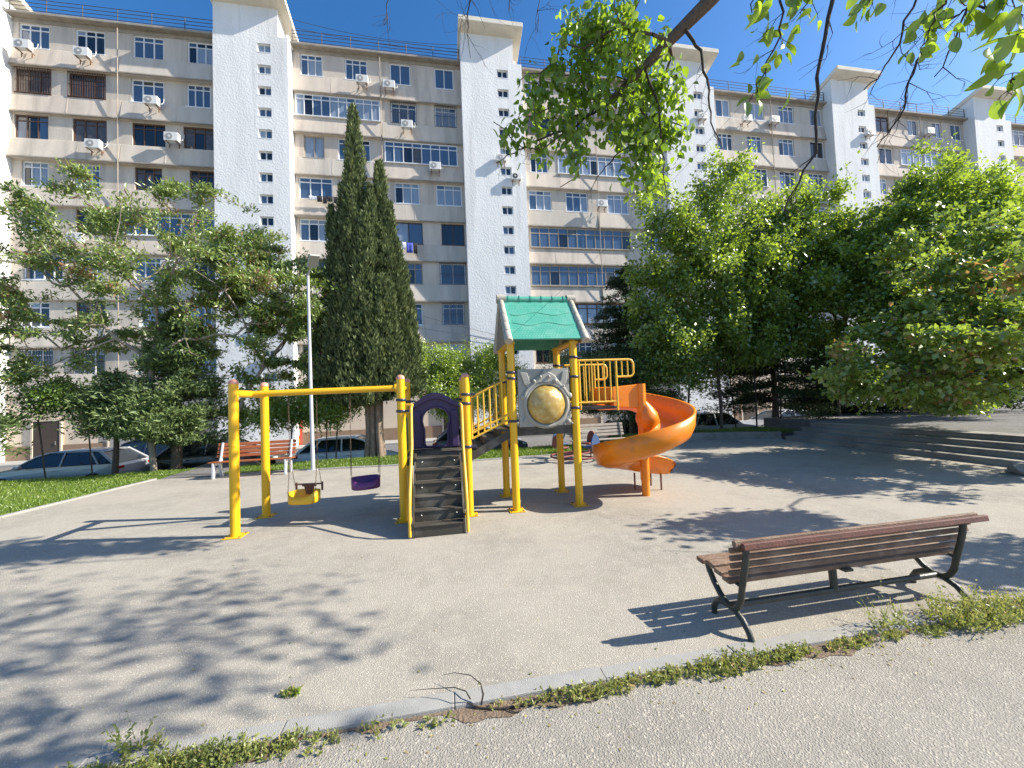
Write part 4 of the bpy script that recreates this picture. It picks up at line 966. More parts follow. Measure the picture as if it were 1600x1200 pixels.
# wispy tree at the left with layered sprays and many bare limbs
loc = (-9.3, 14.3, zt_(-9.3, 14.3))
tree('wispy_tree', 'tall wispy tree with layered leaf sprays and bare pale limbs on the left lawn', loc,
     [(0,0,0), (-.1,.05,1.2), (-.15,.1,2.4), (-.1,.1,3.6), (.1,.1,4.8)],
     [(-.4,.6,8.6,3.9,2.4,1.3), (3.0,.2,6.6,2.2,2.0,1.8), (-3.6,.3,7.4,2.6,2.0,1.7), (.6,0,6.5,3.0,2.0,1.6), (4.1,-.2,5.2,1.6,1.5,1.2), (-4.5,0,5.0,1.8,1.5,1.5), (-2.2,.2,4.6,2.4,1.6,1.3), (1.6,.3,4.4,2.2,1.5,1.1), (-3.8,.2,3.2,1.8,1.2,.9)], 520, 58000, 'leaf_ailanthus', 'bark_pale', L=.15, Wr=.32, r_base=.17, r_tip=.009, seed=4, sig=.16, flat=.35, droop=.0, thr=.02, bf=.30, clump=2.2, tmean=.56)
tree('wispy_tree', 'leaning pale limbed tree in front of the first stair tower', (-7.6, 14.6, zt_(-7.6, 14.6)),
     [(0,0,0), (.35,0,1.3), (.8,.05,2.6), (1.5,.05,3.7), (2.2,0,4.6)],
     [(2.6,.1,5.3,2.2,1.6,.9), (3.6,0,6.2,1.6,1.4,.9), (1.0,.2,6.8,1.8,1.4,1.0), (2.2,0,3.6,1.6,1.2,.9)], 200, 24000, 'leaf_ailanthus', 'bark_pale', L=.17, Wr=.32, r_base=.13, r_tip=.009, seed=9, sig=.16, flat=.35, droop=.0, thr=.02, bf=.25, clump=3.0)
# bushy dark conifer beneath it
def conifer(name, label, loc, H, R, n, seed, leaf_m, z0=.6, trunk_r=.12, sprd=1.0, dens=1.0, cat='conifer'):
    rng = np.random.default_rng(seed); t = thing(name, label, cat, loc)
    MB().tube([(0,0,0), (.05,.0,H*.3), (.02,.03,H*.7), (0,0,H)], [trunk_r, trunk_r*.8, trunk_r*.5, .02], 9).build('trunk', 'bark', t)
    nb = int(150*dens); Vs, Fs, Ts = [], [], []; k0 = 0
    B = MB()
    for i in range(nb):
        h = z0+(H-z0)*rng.random()**1.1; u = (h-z0)/(H-z0); a = rng.random()*2*math.pi; reach = R*(1-u)**.75*rng.uniform(.65, 1.15)*(1 if u > .1 else .8)+.12
        d = np.array([math.cos(a), math.sin(a), rng.uniform(-.1, .45)*sprd]); d /= np.linalg.norm(d); p0 = np.array([0, 0, h-.1]); p1 = p0+d*reach
        B.tube([tuple(p0), tuple(p0+d*reach*.6+np.array([0,0,-.04])), tuple(p1)], [.022, .013, .004], 4, caps=False)
        m = int(n/nb*(.35+reach/R)); s = rng.random((m, 1))**.6; P = p0+d*reach*s+rng.normal(size=(m, 3))*(.07+.15*reach/R*s)*np.array([1, 1, .55])
        D = unit(d*.8+rng.normal(size=(m, 3))*.6+np.array([0, 0, .25])); N = unit(rng.normal(size=(m, 3))+np.array([0, 0, .5]))
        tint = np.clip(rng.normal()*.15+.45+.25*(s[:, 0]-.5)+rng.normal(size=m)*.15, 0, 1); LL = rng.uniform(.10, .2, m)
        V, F, T = leaves(rng, P, D, N, LL, LL*.28, tint); Vs.append(V); Fs.append(F+k0); Ts.append(T); k0 += len(V)
    B.build('branches', 'bark', t)
    o = bpy.data.objects.new('crown', np_mesh('crown', np.concatenate(Vs), np.concatenate(Fs), leaf_m, np.concatenate(Ts))); COL.objects.link(o); o.parent = t
    return t
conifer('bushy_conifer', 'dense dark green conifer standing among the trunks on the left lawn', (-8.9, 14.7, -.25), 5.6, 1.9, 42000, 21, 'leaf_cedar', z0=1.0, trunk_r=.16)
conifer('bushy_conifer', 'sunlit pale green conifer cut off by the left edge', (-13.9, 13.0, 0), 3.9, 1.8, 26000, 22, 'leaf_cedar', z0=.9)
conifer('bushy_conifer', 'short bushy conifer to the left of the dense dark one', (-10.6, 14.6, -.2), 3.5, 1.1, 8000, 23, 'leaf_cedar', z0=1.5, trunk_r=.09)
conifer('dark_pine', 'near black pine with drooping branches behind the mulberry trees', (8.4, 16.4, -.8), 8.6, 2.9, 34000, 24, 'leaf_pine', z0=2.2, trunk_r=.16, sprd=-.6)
conifer('dark_pine', 'added dark pine standing in for the shade beside the plaza steps', (15.2, 15.6, -.4), 6.6, 3.4, 46000, 25, 'leaf_pine', z0=1.5, trunk_r=.16, sprd=-.4)  # added dark mass in place of the black shade by the steps
conifer('shade_shrub', 'added dark wide evergreen shrub standing in for shade at the back of the plaza', (18.6, 15.3, .3), 4.2, 2.6, 30000, 26, 'leaf_pine', z0=.2, trunk_r=.1, sprd=.3, cat='shrub')  # added: dark foliage put where there is only shade
conifer('shade_shrub', 'added dark evergreen shrub standing in for shade at the right edge of the plaza', (21.8, 13.2, .5), 4.4, 2.7, 30000, 27, 'leaf_pine', z0=.2, trunk_r=.1, sprd=.3, cat='shrub')  # second added shrub, its dark leaves stand for shade
# slim trunks on the left lawn
def small_tree(label, x, y, h, ells, leaf_m, n, seed, lean=(0, 0), L=.08, pts=60, rb_=.06, bark='bark', sig=.16, name='small_tree', Wr=.6, tmean=.5):
    z = zt_(x, y)
    return tree(name, label, (x, y, z), [(0,0,0), (lean[0]*.3, lean[1]*.3, h*.33), (lean[0]*.6, lean[1]*.6, h*.66), (lean[0], lean[1], h)], ells, pts, n, leaf_m, bark, L=L, Wr=Wr, r_base=rb_, r_tip=.005, seed=seed, sig=sig, thr=.016, tmean=tmean)
small_tree('slim tree with dark upper leaves in front of the silver car', -12.3, 14.4, 1.9, [(.1,0,2.6,1.0,.8,.6), (.7,0,2.4,.5,.5,.4)], 'leaf_deep', 5000, 31, (-.2, 0))
small_tree('thin sapling right of the slim tree before the silver car', -11.2, 14.6, 1.9, [(0,0,2.5,.8,.7,.5)], 'leaf_deep', 3500, 32, (-.15, 0), rb_=.045)
small_tree('leafy low tree spreading behind the orange brown bench', -5.6, 15.2, 1.8, [(-.4,0,2.6,1.5,1.0,.75), (.9,0,2.4,1.2,.9,.6), (-1.5,0,2.2,.9,.8,.55)], 'leaf_mulberry', 15000, 33, (.1, 0), L=.09, pts=110, rb_=.07)
small_tree('leafy low tree between lamp post and cypress', -3.9, 14.7, 1.6, [(.2,0,2.3,1.1,.8,.65), (-.5,0,2.8,.7,.6,.5)], 'leaf_mulberry', 9000, 34, (.1, 0), L=.09, pts=80, rb_=.06)
small_tree('tall thin leaved tree behind the lamp post', -4.6, 16.0, 2.8, [(.2,0,5.2,.7,.6,.8), (.5,0,4.0,.7,.6,.7), (-.2,0,3.0,.9,.7,.6)], 'leaf_mulberry', 6000, 39, (.1, 0), L=.10, pts=70, rb_=.07)
small_tree('round bright green tree with a forked dark trunk behind the purple arch', .35, 15.0, 1.9, [(-.3,0,3.5,1.6,1.1,1.1), (.9,.1,3.8,1.2,.9,1.0), (-.9,0,4.1,.9,.8,.7), (.3,0,2.5,1.5,1.0,.7)], 'leaf_mulberry', 34000, 35, (.1, 0), L=.085, pts=190, rb_=.085, bark='bark_dark', tmean=.66)
small_tree('yellow green shrub tree left of the turret', 2.2, 15.4, 2.0, [(0,0,3.4,1.1,.9,1.1), (.2,0,4.6,.55,.5,.8), (.1,0,2.2,1.1,.9,.7)], 'leaf_mulberry', 17000, 36, (0, 0), L=.075, pts=110, rb_=.06, tmean=.62)
small_tree('dull green olive like tree behind the turret and bridge', 5.3, 15.4, 2.0, [(0,0,3.6,1.5,1.1,1.2), (1.4,0,3.3,1.4,1.1,1.2), (-.9,0,2.8,1.0,.9,.8)], 'leaf_olive', 30000, 37, (.1, 0), L=.075, pts=170, rb_=.09, tmean=.42)
small_tree('grey green bushy tree beside the spiral slide', 7.4, 15.2, 1.9, [(0,0,3.0,1.5,1.1,1.2), (.9,0,3.9,1.0,.9,.8), (.2,-.2,2.0,1.3,.9,.6)], 'leaf_olive', 28000, 38, (.1, 0), L=.075, pts=170, rb_=.09, tmean=.3)
small_tree('dark leaning tree whose crooked branches show under the turret', 4.3, 14.4, 1.4, [(1.1,0,2.0,1.2,.7,.5), (-.2,.2,2.3,.9,.7,.5)], 'leaf_deep', 9000, 40, (.7, 0), L=.07, pts=80, rb_=.12, bark='bark_dark')
small_tree('low dark bush tree beyond the planter kerb right of the slide', 8.9, 14.9, 1.0, [(0,0,1.6,1.2,.8,.7), (.8,0,1.3,.8,.7,.6)], 'leaf_deep', 12000, 41, (.1, 0), L=.09, pts=70, rb_=.06)
# big mulberries on the right
mul = dict(leaf_m='leaf_mulberry', bark_m='bark', cat='tree', group='broad leaved trees on the right')
tree('mulberry_tree', 'tallest bright green mulberry with an upright trunk right of the slide', (11.3, 14.3, -.1), [(0,0,0), (.05,0,1.3), (0,0,2.6), (.2,.1,3.8), (.3,.1,5.0)],
     [(0,0,6.8,3.0,2.3,2.4), (-1.8,-.2,4.8,2.3,1.9,1.9), (.6,0,10.2,1.5,1.2,1.6), (2.8,0,7.2,2.0,1.8,1.9), (-1.4,0,9.0,1.6,1.3,1.3), (1.5,-.4,4.4,2.2,1.7,1.5), (-3.0,-.4,6.6,1.0,1.0,1.2), (2.6,0,9.2,1.4,1.0,1.0)], 600, 74000, L=.14, Wr=.7, r_base=.19, seed=51, sig=.19, thr=.022, droop=.35, clump=1.6, shoots=60, shoot_l=1.3, **mul)
tree('mulberry_tree', 'mulberry with a low forked trunk beside the tallest one', (9.9, 14.5, -.1), [(0,0,0), (-.1,0,.7), (.1,0,1.5), (.2,0,2.4)],
     [(-.6,0,4.0,2.0,1.6,1.5), (-1.2,-.3,2.9,1.5,1.2,.8), (.6,0,3.2,1.6,1.3,1.0)], 200, 22000, L=.12, Wr=.7, r_base=.13, seed=52, sig=.22, thr=.02, droop=.3, tmean=.32, **mul)
tree('mulberry_tree', 'wide mulberry above the plaza steps, behind the near branches', (16.6, 13.8, .2), [(0,0,0), (0,0,1.5), (.1,0,3.0), (.2,0,4.2)],
     [(-.5,0,6.8,3.0,2.2,2.4), (-2.6,-.3,5.6,2.2,1.7,1.9), (2.2,0,7.2,2.4,2.0,2.4), (-1.2,0,9.2,1.8,1.4,1.4), (-.5,0,4.0,2.6,2.0,1.4)], 480, 60000, L=.145, Wr=.7, r_base=.17, seed=53, sig=.19, thr=.022, droop=.3, clump=1.6, shoots=45, shoot_l=1.2, **mul)
tree('mulberry_tree', 'mulberry rising to the building at the right edge', (18.6, 11.6, .5), [(0,0,0), (0,0,1.5), (.1,0,3.0), (.2,0,4.2)],
     [(-.6,0,6.2,2.5,2.0,2.3), (-1.4,0,4.0,2.3,1.8,1.5), (.6,0,8.4,1.8,1.4,1.4)], 360, 44000, L=.145, Wr=.7, r_base=.17, seed=54, sig=.19, thr=.022, droop=.3, clump=1.6, shoots=40, shoot_l=1.2, **mul)
tree('mulberry_tree', 'mulberry cut off by the right edge above the near branches', (20.6, 10.3, .5), [(0,0,0), (0,0,1.5), (.1,0,3.0), (.2,0,4.0)],
     [(-.4,0,5.6,2.4,1.8,2.3), (-.8,0,7.6,1.5,1.2,1.2), (.8,0,3.8,2.2,1.6,1.3)], 300, 34000, L=.145, Wr=.7, r_base=.17, seed=58, sig=.19, thr=.022, droop=.3, clump=1.6, shoots=30, shoot_l=1.1, **mul)
tree('slim_trunk_tree', 'slim dark trunked tree nearest the plaza steps', (12.9, 14.2, .1), [(0,0,0), (.05,0,1.5), (0,0,3.0), (.1,0,4.0)], [(0,0,4.8,1.4,1.2,1.2), (0,0,3.4,1.2,1.0,.6)], 120, 10000, 'leaf_deep', 'bark_dark', L=.12, Wr=.7, r_base=.12, seed=55, sig=.22)
tree('slim_trunk_tree', 'thin crooked tree between the mulberry trunk and the steps', (12.25, 14.6, 0), [(0,0,0), (-.05,0,1.1), (-.15,0,2.2), (-.1,0,3.2)], [(0,0,4.0,1.1,1.0,1.0)], 80, 6000, 'leaf_deep', 'bark_dark', L=.12, Wr=.7, r_base=.07, seed=56, sig=.22)
tree('slim_trunk_tree', 'dark trunked tree behind the top of the steps', (14.3, 14.4, .2), [(0,0,0), (.03,0,1.2), (0,0,2.4), (.05,0,3.2)], [(0,0,4.2,1.5,1.3,1.2)], 100, 8000, 'leaf_deep', 'bark_dark', L=.12, Wr=.7, r_base=.09, seed=57, sig=.22)
# near tree whose branches reach in from the right edge
tree('near_side_tree', 'near tree with reddish tipped leaves reaching in from the right edge over the steps', (12.9, 4.6, .553), [(0,0,0), (0,.1,1.0), (-.1,.2,2.0), (-.3,.3,3.0)],
     [(-1.6,2.5,1.9,2.5,2.2,1.2), (-3.0,2.7,1.5,1.4,1.5,.75), (.2,1.8,2.8,2.8,2.6,1.4), (.2,3.4,1.9,2.4,1.7,1.4), (-3.9,-1.0,2.9,2.1,1.1,.7), (-3.3,-2.4,2.5,1.4,.9,.6), (1.0,4.2,1.2,2.2,1.5,.7), (-1.2,3.2,1.1,1.9,1.4,.6), (.9,3.0,4.4,2.4,1.8,1.5), (2.4,5.6,1.4,2.2,1.4,.9)], 600, 58000, 'leaf_reddish', 'bark_dark', L=.125, Wr=.72, r_base=.14, seed=61, sig=.14, flat=.6, thr=.02, droop=.25, clump=2.4, tmean=.56)

# cypress: a bundle of flame shaped columns built of small upright tufts around a dark core
def cypress(loc, seed=71):
    rng = np.random.default_rng(seed)
    t = thing('cypress', 'tall dark columnar cypress with two pointed tops behind the swing', 'cypress', loc)
    tr = MB()
    for k in range(7):
        a = 2*math.pi*k/7; r = .20+.06*math.sin(k*2.3); tr.tube([(r*1.4*math.cos(a), r*1.4*math.sin(a), 0), (r*math.cos(a), r*math.sin(a), 1.0), (r*1.1*math.cos(a), r*1.1*math.sin(a), 2.4), (r*.6*math.cos(a), r*.6*math.sin(a), 5)], [.12, .10, .10, .05], 8)
    tr.build('trunk', 'bark_cypress', t)
    cols = [(-.50,0,2.1,12.9,.62), (.42,.1,2.2,10.95,.55), (-1.15,-.1,2.0,8.8,.5), (1.0,0,2.2,8.0,.48), (-.2,-.55,2.0,7.4,.62), (.5,-.6,2.1,6.4,.55), (-1.5,-.1,2.0,6.8,.45), (1.45,0,2.3,6.0,.36), (-.8,-.6,2.0,5.8,.55), (-.1,.5,2.1,9.5,.7), (-1.85,0,2.2,5.2,.38), (1.25,-.4,2.2,5.0,.42), (-1.0,.1,2.6,10.0,.36), (.78,.05,2.6,9.4,.34), (-1.42,.05,3.4,9.2,.25), (1.25,.1,3.0,7.2,.3), (.1,-.2,4.0,9.9,.4), (-.25,-.3,3.0,8.8,.45), (1.62,0,2.6,4.4,.3), (-2.05,0,2.5,4.2,.3), (-.62,-.25,5.0,10.9,.36), (0,-.75,2.0,5.0,.5)]
    for k in range(26):
        zz = rng.uniform(2.2, 7.0); wd = 1.75*(1-(zz-2)/8.5); aa = rng.uniform(math.pi*.9, math.pi*2.1); cols.append((wd*math.cos(aa)-.1, .55*wd*math.sin(aa), zz, zz+rng.uniform(1.4, 2.6), rng.uniform(.22, .36)))
    cols = [(a_*.93, b_, c_, d_, e_*.95) for a_, b_, c_, d_, e_ in cols]
    Vs, Fs, Ts = [], [], []; k0 = 0; core = MB()
    for ci, (cx, cy, z0, z1, R) in enumerate(cols):
        H = z1-z0
        def rad_(u): return R*np.minimum(1, (u/.12+.25))**.8*(1-u)**.62*1.15
        us = np.linspace(0, .97, 9)
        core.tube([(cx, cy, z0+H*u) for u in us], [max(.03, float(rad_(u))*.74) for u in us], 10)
        n = int(2300*R*H/4)+60
        u = rng.random(n); a = rng.random(n)*2*np.pi
        lump = 1+.26*np.sin(a*3+u*H*1.6+ci)*np.sin(u*H*2.3+ci*2)+.16*np.sin(a*5-u*H*4.7+ci)
        rr_ = rad_(u)*lump*rng.uniform(.60, 1.16, n)
        P = np.stack([cx+rr_*np.cos(a), cy+rr_*np.sin(a), z0+H*u], 1)
        for q in range(5):
            m = n; off = rng.normal(size=(m, 3))*np.array([.035, .035, .05])
            out = np.stack([np.cos(a), np.sin(a), np.full(m, 1.7)], 1)
            D = unit(out+rng.normal(size=(m, 3))*.38); N = unit(np.stack([np.cos(a), np.sin(a), np.zeros(m)], 1)+rng.normal(size=(m, 3))*.7)
            tint = np.clip(.45+1.1*(lump-1)+rng.normal(size=m)*.18, 0, 1); LL = rng.uniform(.10, .2, m)  # tint darkens the hollows between lumps: crevice shade put into the colour
            V, F, T = leaves(rng, P+off, D, N, LL, LL*.34, tint); Vs.append(V); Fs.append(F+k0); Ts.append(T); k0 += len(V)
    core.build('dark_core', 'cypress_core', t)  # added solid core stops see-through; its near black colour stands for inner shade
    o = bpy.data.objects.new('crown', np_mesh('crown', np.concatenate(Vs), np.concatenate(Fs), 'leaf_cypress', np.concatenate(Ts))); COL.objects.link(o); o.parent = t
cypress((-2.5, 14.5, -.15))

# tree overhead: trunk outside the frame on the right, limbs hanging into the top of the view
ot = Vector((5.4, -.3, -.05))
def rel(p): return tuple(np.array(p)-np.array(ot))
limb = [rel(at(*q)) for q in ((1330,-230,4.3), (1230,-130,4.4), (1110,0,4.6), (1045,65,4.8), (1000,112,4.95), (950,160,5.1))]
trunk_path = [(0,0,0), (.05,0,1.5), (0,.05,3.0), (-.1,.2,4.6), (-.35,.7,6.2)] + [(-1.0, 2.0, 7.6)] + limb
def blob(px, py, Y, r, fl=.7): p = rel(at(px, py, Y)); return (*p, r*1.12, r*1.12, r*fl*1.12)
hang = [blob(960,40,5.0,.50,1.0), blob(1000,95,5.1,.48,1.2), blob(905,110,5.2,.42,.8), blob(930,60,5.1,.42,1.0), blob(860,170,5.3,.50,.6), blob(800,200,5.3,.40,.6), blob(785,225,5.3,.28,.6), blob(845,150,5.3,.3,.8), blob(820,140,5.4,.3), blob(890,225,5.3,.36,1.2), blob(880,270,5.4,.30,1.0), blob(1010,190,5.2,.42,1.4), blob(1005,260,5.3,.28,1.5), blob(985,130,5.0,.5,1.0), blob(950,175,5.2,.4,1.0), blob(1065,205,5.3,.28,.8), blob(1040,140,5.2,.26,.9), blob(1010,310,5.4,.16,1.5)]
high = [(-1.0,1.2,8.4,2.4,2.0,1.1), (.6,.4,9.4,2.4,2.2,1.3), (1.6,1.8,7.8,2.0,1.8,1.2), (1.6,1.2,6.4,2.2,1.0,.7)]
rng = np.random.default_rng(81)
hp = sample_ell(rng, hang, 210)
tree('overhanging_tree', 'tree outside the frame whose leafy limb hangs in from the top', tuple(ot), trunk_path, high, 130, 0, 'leaf_overhead', 'bark', r_base=.17, r_tip=.006, seed=82, bf=.25, extra=hp, cat='tree')
oht = [o for o in bpy.data.objects if o.name.startswith('overhanging_tree')][0]
def crown_part(P, D, N, L, Wr, tint, m, shape='broad', name='crown'):
    V, F, T = leaves(rng, P, D, N, L, L*Wr, tint, shape); o = bpy.data.objects.new(name, np_mesh(name, V, F, m, T)); COL.objects.link(o); o.parent = oht; return o
n = 3700; cl = hp[rng.choice(len(hp), 130, replace=False)]; P = cl[rng.integers(0, 130, n)]+rng.normal(size=(n, 3))*np.array([.075, .075, .12])-np.array([0, 0, .06])
D = unit(rng.normal(size=(n, 3))*.55+np.array([0, 0, -.8])); N = unit(rng.normal(size=(n, 3))+np.array([.4, -.3, .3]))
crown_part(P, D, N, rng.uniform(.06, .145, n), .66, np.clip(rng.normal(.55, .24, n), 0, 1), 'leaf_overhead')
MB().tube([(-1.0, 2.0, 7.6)]+limb, [.13, .12, .105, .085, .068, .055, .035], 12, caps=False).build('limb', 'bark', oht)
n = 2400; cl = sample_ell(rng, high, 50); P = cl[rng.integers(0, 50, n)]+rng.normal(size=(n, 3))*np.array([.3, .3, .18])
D = unit(rng.normal(size=(n, 3))*.7+np.array([0, 0, -.6])); N = unit(rng.normal(size=(n, 3))+np.array([0, 0, .6]))
crown_part(P, D, N, rng.uniform(.08, .15, n), .66, np.clip(rng.normal(.5, .2, n), 0, 1), 'leaf_overhead', name='upper_crown')
# close leafy twigs and bare twigs at the top right
def twig(path, r0, r1, subs, seed, sublen=.25, leafy=0, lsize=.09):
    rs = random.Random(seed); pts = [Vector(rel(at(*q))) for q in path]
    # densify
    dp = []
    for a, b_ in zip(pts[:-1], pts[1:]):
        for i in range(4): dp.append(a.lerp(b_, i/4)+Vector((rs.gauss(0, .012), rs.gauss(0, .012), rs.gauss(0, .012))))
    dp.append(pts[-1]); m = len(dp); b = MB().tube(dp, [r0+(r1-r0)*i/(m-1) for i in range(m)], 6, caps=False)
    tips = []
    def sub(p, d, l, r, lev):
        q = [p]; dd = d.copy(); k = 4
        for i in range(k):
            dd = (dd+Vector((rs.gauss(0, .28), rs.gauss(0, .28), rs.gauss(-.05, .28)))).normalized(); q.append(q[-1]+dd*l/k)
        b.tube(q, [r*(1-.75*i/k) for i in range(k+1)], 4, caps=False); tips.append((q[-1], dd)); tips.append((q[2], dd))
        if lev > 0:
            for i in (1, 2, 3):
                if rs.random() < .85: sub(q[i], (dd+Vector((rs.gauss(0, .8), rs.gauss(0, .8), rs.gauss(-.1, .7)))).normalized(), l*.6, r*.6, lev-1)
    for i in range(subs):
        k = rs.randint(int(m*.15), m-2); d = (dp[k+1]-dp[k]).normalized()
        sub(dp[k], (d+Vector((rs.gauss(0, .8), rs.gauss(0, .8), rs.gauss(-.2, .6)))).normalized(), sublen*rs.uniform(.6, 1.3), max(.0035, r1*.9), 1)
    b.build('twig', 'bark_dark', oht)
    if leafy:
        base = [(dp[i], (dp[min(i+1, m-1)]-dp[max(i-1, 0)]).normalized()) for i in range(m//4, m)]+tips
        sel = [base[rs.randrange(len(base))] for _ in range(leafy)]
        for (p_, d_) in sel:                  # near leaves are big enough to tell apart: one object each
            D = (d_*.5+Vector((rs.gauss(0, .5), rs.gauss(0, .5), rs.gauss(-.6, .5)))).normalized(); N = Vector((rs.gauss(.3, 1), rs.gauss(-.5, 1), rs.gauss(.5, 1)))
            S = D.cross(N).normalized(); N = S.cross(D); k = lsize*rs.uniform(.7, 1.2)
            o = bpy.data.objects.new('leaf', rs.choice(LEAF_ME)); COL.objects.link(o); o.parent = oht
            mm = Matrix((D*k, S*k, N*k)).transposed().to_4x4(); mm.translation = p_+Vector((rs.gauss(0, .03), rs.gauss(0, .03), rs.gauss(0, .03))); o.matrix_local = mm
LEAF_ME = []
for q in range(6):
    vs, fs = [], []; ns = 8; curl = .10+.05*q; wq = .29+.02*(q % 3)
    for i in range(ns+1):
        u = i/ns; hw_ = wq*math.sin(math.pi*u**.8)**.8*(1 if i < ns else 0); zc = -curl*u*u
        vs += [(u, -hw_, zc+hw_*.35), (u, 0, zc), (u, hw_, zc+hw_*.35)]
    fs = [(3*i+j, 3*i+j+1, 3*i+j+4, 3*i+j+3) for i in range(ns) for j in (0, 1)]
    vs += [(-.25, 0, .06), (-.25, .012, .06), (0, .012, 0)]; fs.append((len(vs)-3, len(vs)-2, len(vs)-1, 1))
    me = bpy.data.meshes.new('leaf'); me.from_pydata(vs, [], fs); me.polygons.foreach_set('use_smooth', [True]*len(fs))
    at_ = me.attributes.new('tint', 'FLOAT', 'POINT'); at_.data.foreach_set('value', [.35+.11*q]*len(vs)); me.materials.append(MATS['leaf_overhead']); LEAF_ME.append(me)
twig([(1340,-200,3.2), (1300,0,3.2), (1278,120,3.25), (1272,240,3.3), (1225,330,3.4)], .022, .006, 7, 1)
twig([(1470,-120,3.0), (1430,10,3.0), (1395,90,3.05), (1350,140,3.1)], .012, .004, 8, 2, .4)
twig([(1520,-100,3.0), (1450,60,3.0), (1420,130,3.05), (1400,190,3.1), (1370,230,3.2)], .012, .004, 10, 3, .4)
twig([(1550,-80,2.8), (1500,40,2.8), (1460,120,2.9)], .010, .004, 9, 4, .35)
twig([(650,-180,4.6), (625,-60,4.6), (605,10,4.65), (600,40,4.7)], .010, .003, 6, 5, .35)
twig([(780,-160,4.5), (740,-40,4.5), (730,40,4.55), (735,90,4.6)], .012, .003, 10, 6, .5)
twig([(830,-120,4.5), (800,-20,4.5), (795,20,4.55)], .010, .003, 6, 7, .4)
twig([(860,-120,4.5), (845,-20,4.5), (840,50,4.55)], .008, .003, 6, 8, .35)
twig([(1070,45,4.7), (1095,80,4.7), (1108,140,4.75), (1110,190,4.8), (1130,235,4.9)], .022, .004, 6, 9, .3)
twig([(1010,110,4.9), (1030,170,5.0), (1035,250,5.1), (1042,330,5.2)], .018, .004, 5, 10, .3)
twig([(960,150,5.1), (900,195,5.2), (840,220,5.3), (800,240,5.4), (775,255,5.4)], .022, .005, 6, 11, .3)
twig([(1000,215,5.2), (960,245,5.2), (940,265,5.2), (920,300,5.3)], .012, .004, 6, 12, .3)
twig([(1200,-160,2.3), (1185,-40,2.3), (1175,20,2.3)], .008, .003, 3, 21, .12, 16, .10)
twig([(1270,-140,2.6), (1225,-20,2.6), (1215,60,2.65), (1190,120,2.7), (1170,160,2.7)], .010, .003, 6, 22, .2, 46, .10)
twig([(1340,-120,2.6), (1290,-30,2.6), (1250,20,2.6)], .008, .003, 4, 23, .2, 20, .10)
twig([(1400,-120,2.4), (1370,-40,2.4), (1355,10,2.4)], .008, .003, 3, 24, .12, 12, .09)
twig([(1560,-120,2.2), (1490,-20,2.2), (1460,30,2.25), (1440,90,2.3)], .010, .003, 6, 25, .2, 34, .10)
twig([(1700,-100,2.0), (1600,-20,2.0), (1530,10,2.0), (1480,30,2.05)], .010, .003, 6, 26, .2, 40, .11)
twig([(1720,0,1.8), (1640,30,1.8), (1590,50,1.8), (1570,70,1.85)], .010, .003, 4, 27, .15, 22, .11)
twig([(1720,70,1.7), (1650,90,1.7), (1600,115,1.75), (1580,130,1.8)], .010, .003, 4, 28, .12, 14, .11)

# ------------------------------------------------------------------ grass, weeds, litter
def grass_patch(name, label, n, place, h, seed, m='grass_blade', w=.10, tm=.5, cat='grass'):
    rng = np.random.default_rng(seed); XY = place(rng, n); n = len(XY)
    Z = np.array([lawn_z(x, y) for x, y in XY])-.01; P = np.column_stack([XY, Z])
    D = unit(rng.normal(size=(n, 3))*np.array([.55, .55, .1])+np.array([0, 0, 1])); N = unit(rng.normal(size=(n, 3))*np.array([1, 1, .2]))
    L = h*rng.uniform(.5, 1.3, n); pn = np.sin(XY[:, 0]*2.3+XY[:, 1])*np.sin(XY[:, 1]*1.7-XY[:, 0]*.8)
    V, F, T = leaves(rng, P, D, N, L, L*w+.006, np.clip(tm+.13*pn+rng.normal(size=n)*.16, 0, 1))
    o = bpy.data.objects.new(name, np_mesh(name, V, F, m, T)); COL.objects.link(o); o['kind'] = 'stuff'; tag(o, label, cat); return o
EDGE = [(-9.2,2.6),(-8.75,6.0),(-8.3,8.9),(-8.1,11.0),(-7.95,12.35)]
def left_place(rng, n):
    y = rng.uniform(6.5, 15.2, n*2); xe = np.interp(y, [p[1] for p in EDGE], [p[0] for p in EDGE]); d = rng.random(n*2)**1.6*9+.1; x = xe-d
    return np.column_stack([x, y])[:n]
grass_patch('lawn_grass', 'short bright lawn grass on the left beyond the kerb', 75000, left_place, .085, 91)
def back_place(rng, n):
    x = rng.uniform(-6.5, 5.0, n); y0 = np.interp(x, [-6.6,-4.2,-1.5,1.0,3.6,5.4], [12.42,12.34,12.08,11.97,12.02,12.5]); return np.column_stack([x, y0+rng.random(n)**1.4*3.0])
grass_patch('back_grass', 'rough grass strip behind the back bench and play structure', 50000, back_place, .11, 92, tm=.42)
def plant_place(rng, n):
    x = rng.uniform(5.5, 13.0, n); y0 = np.interp(x, [5.4,7.0,8.9,10.8,12.1,13.0], [12.62,13.4,13.7,13.12,12.45,12.4]); return np.column_stack([x, y0+rng.random(n)*2.4])
grass_patch('planter_grass', 'shaded grass and ground cover under the mulberry trees', 26000, plant_place, .13, 93, tm=.3)

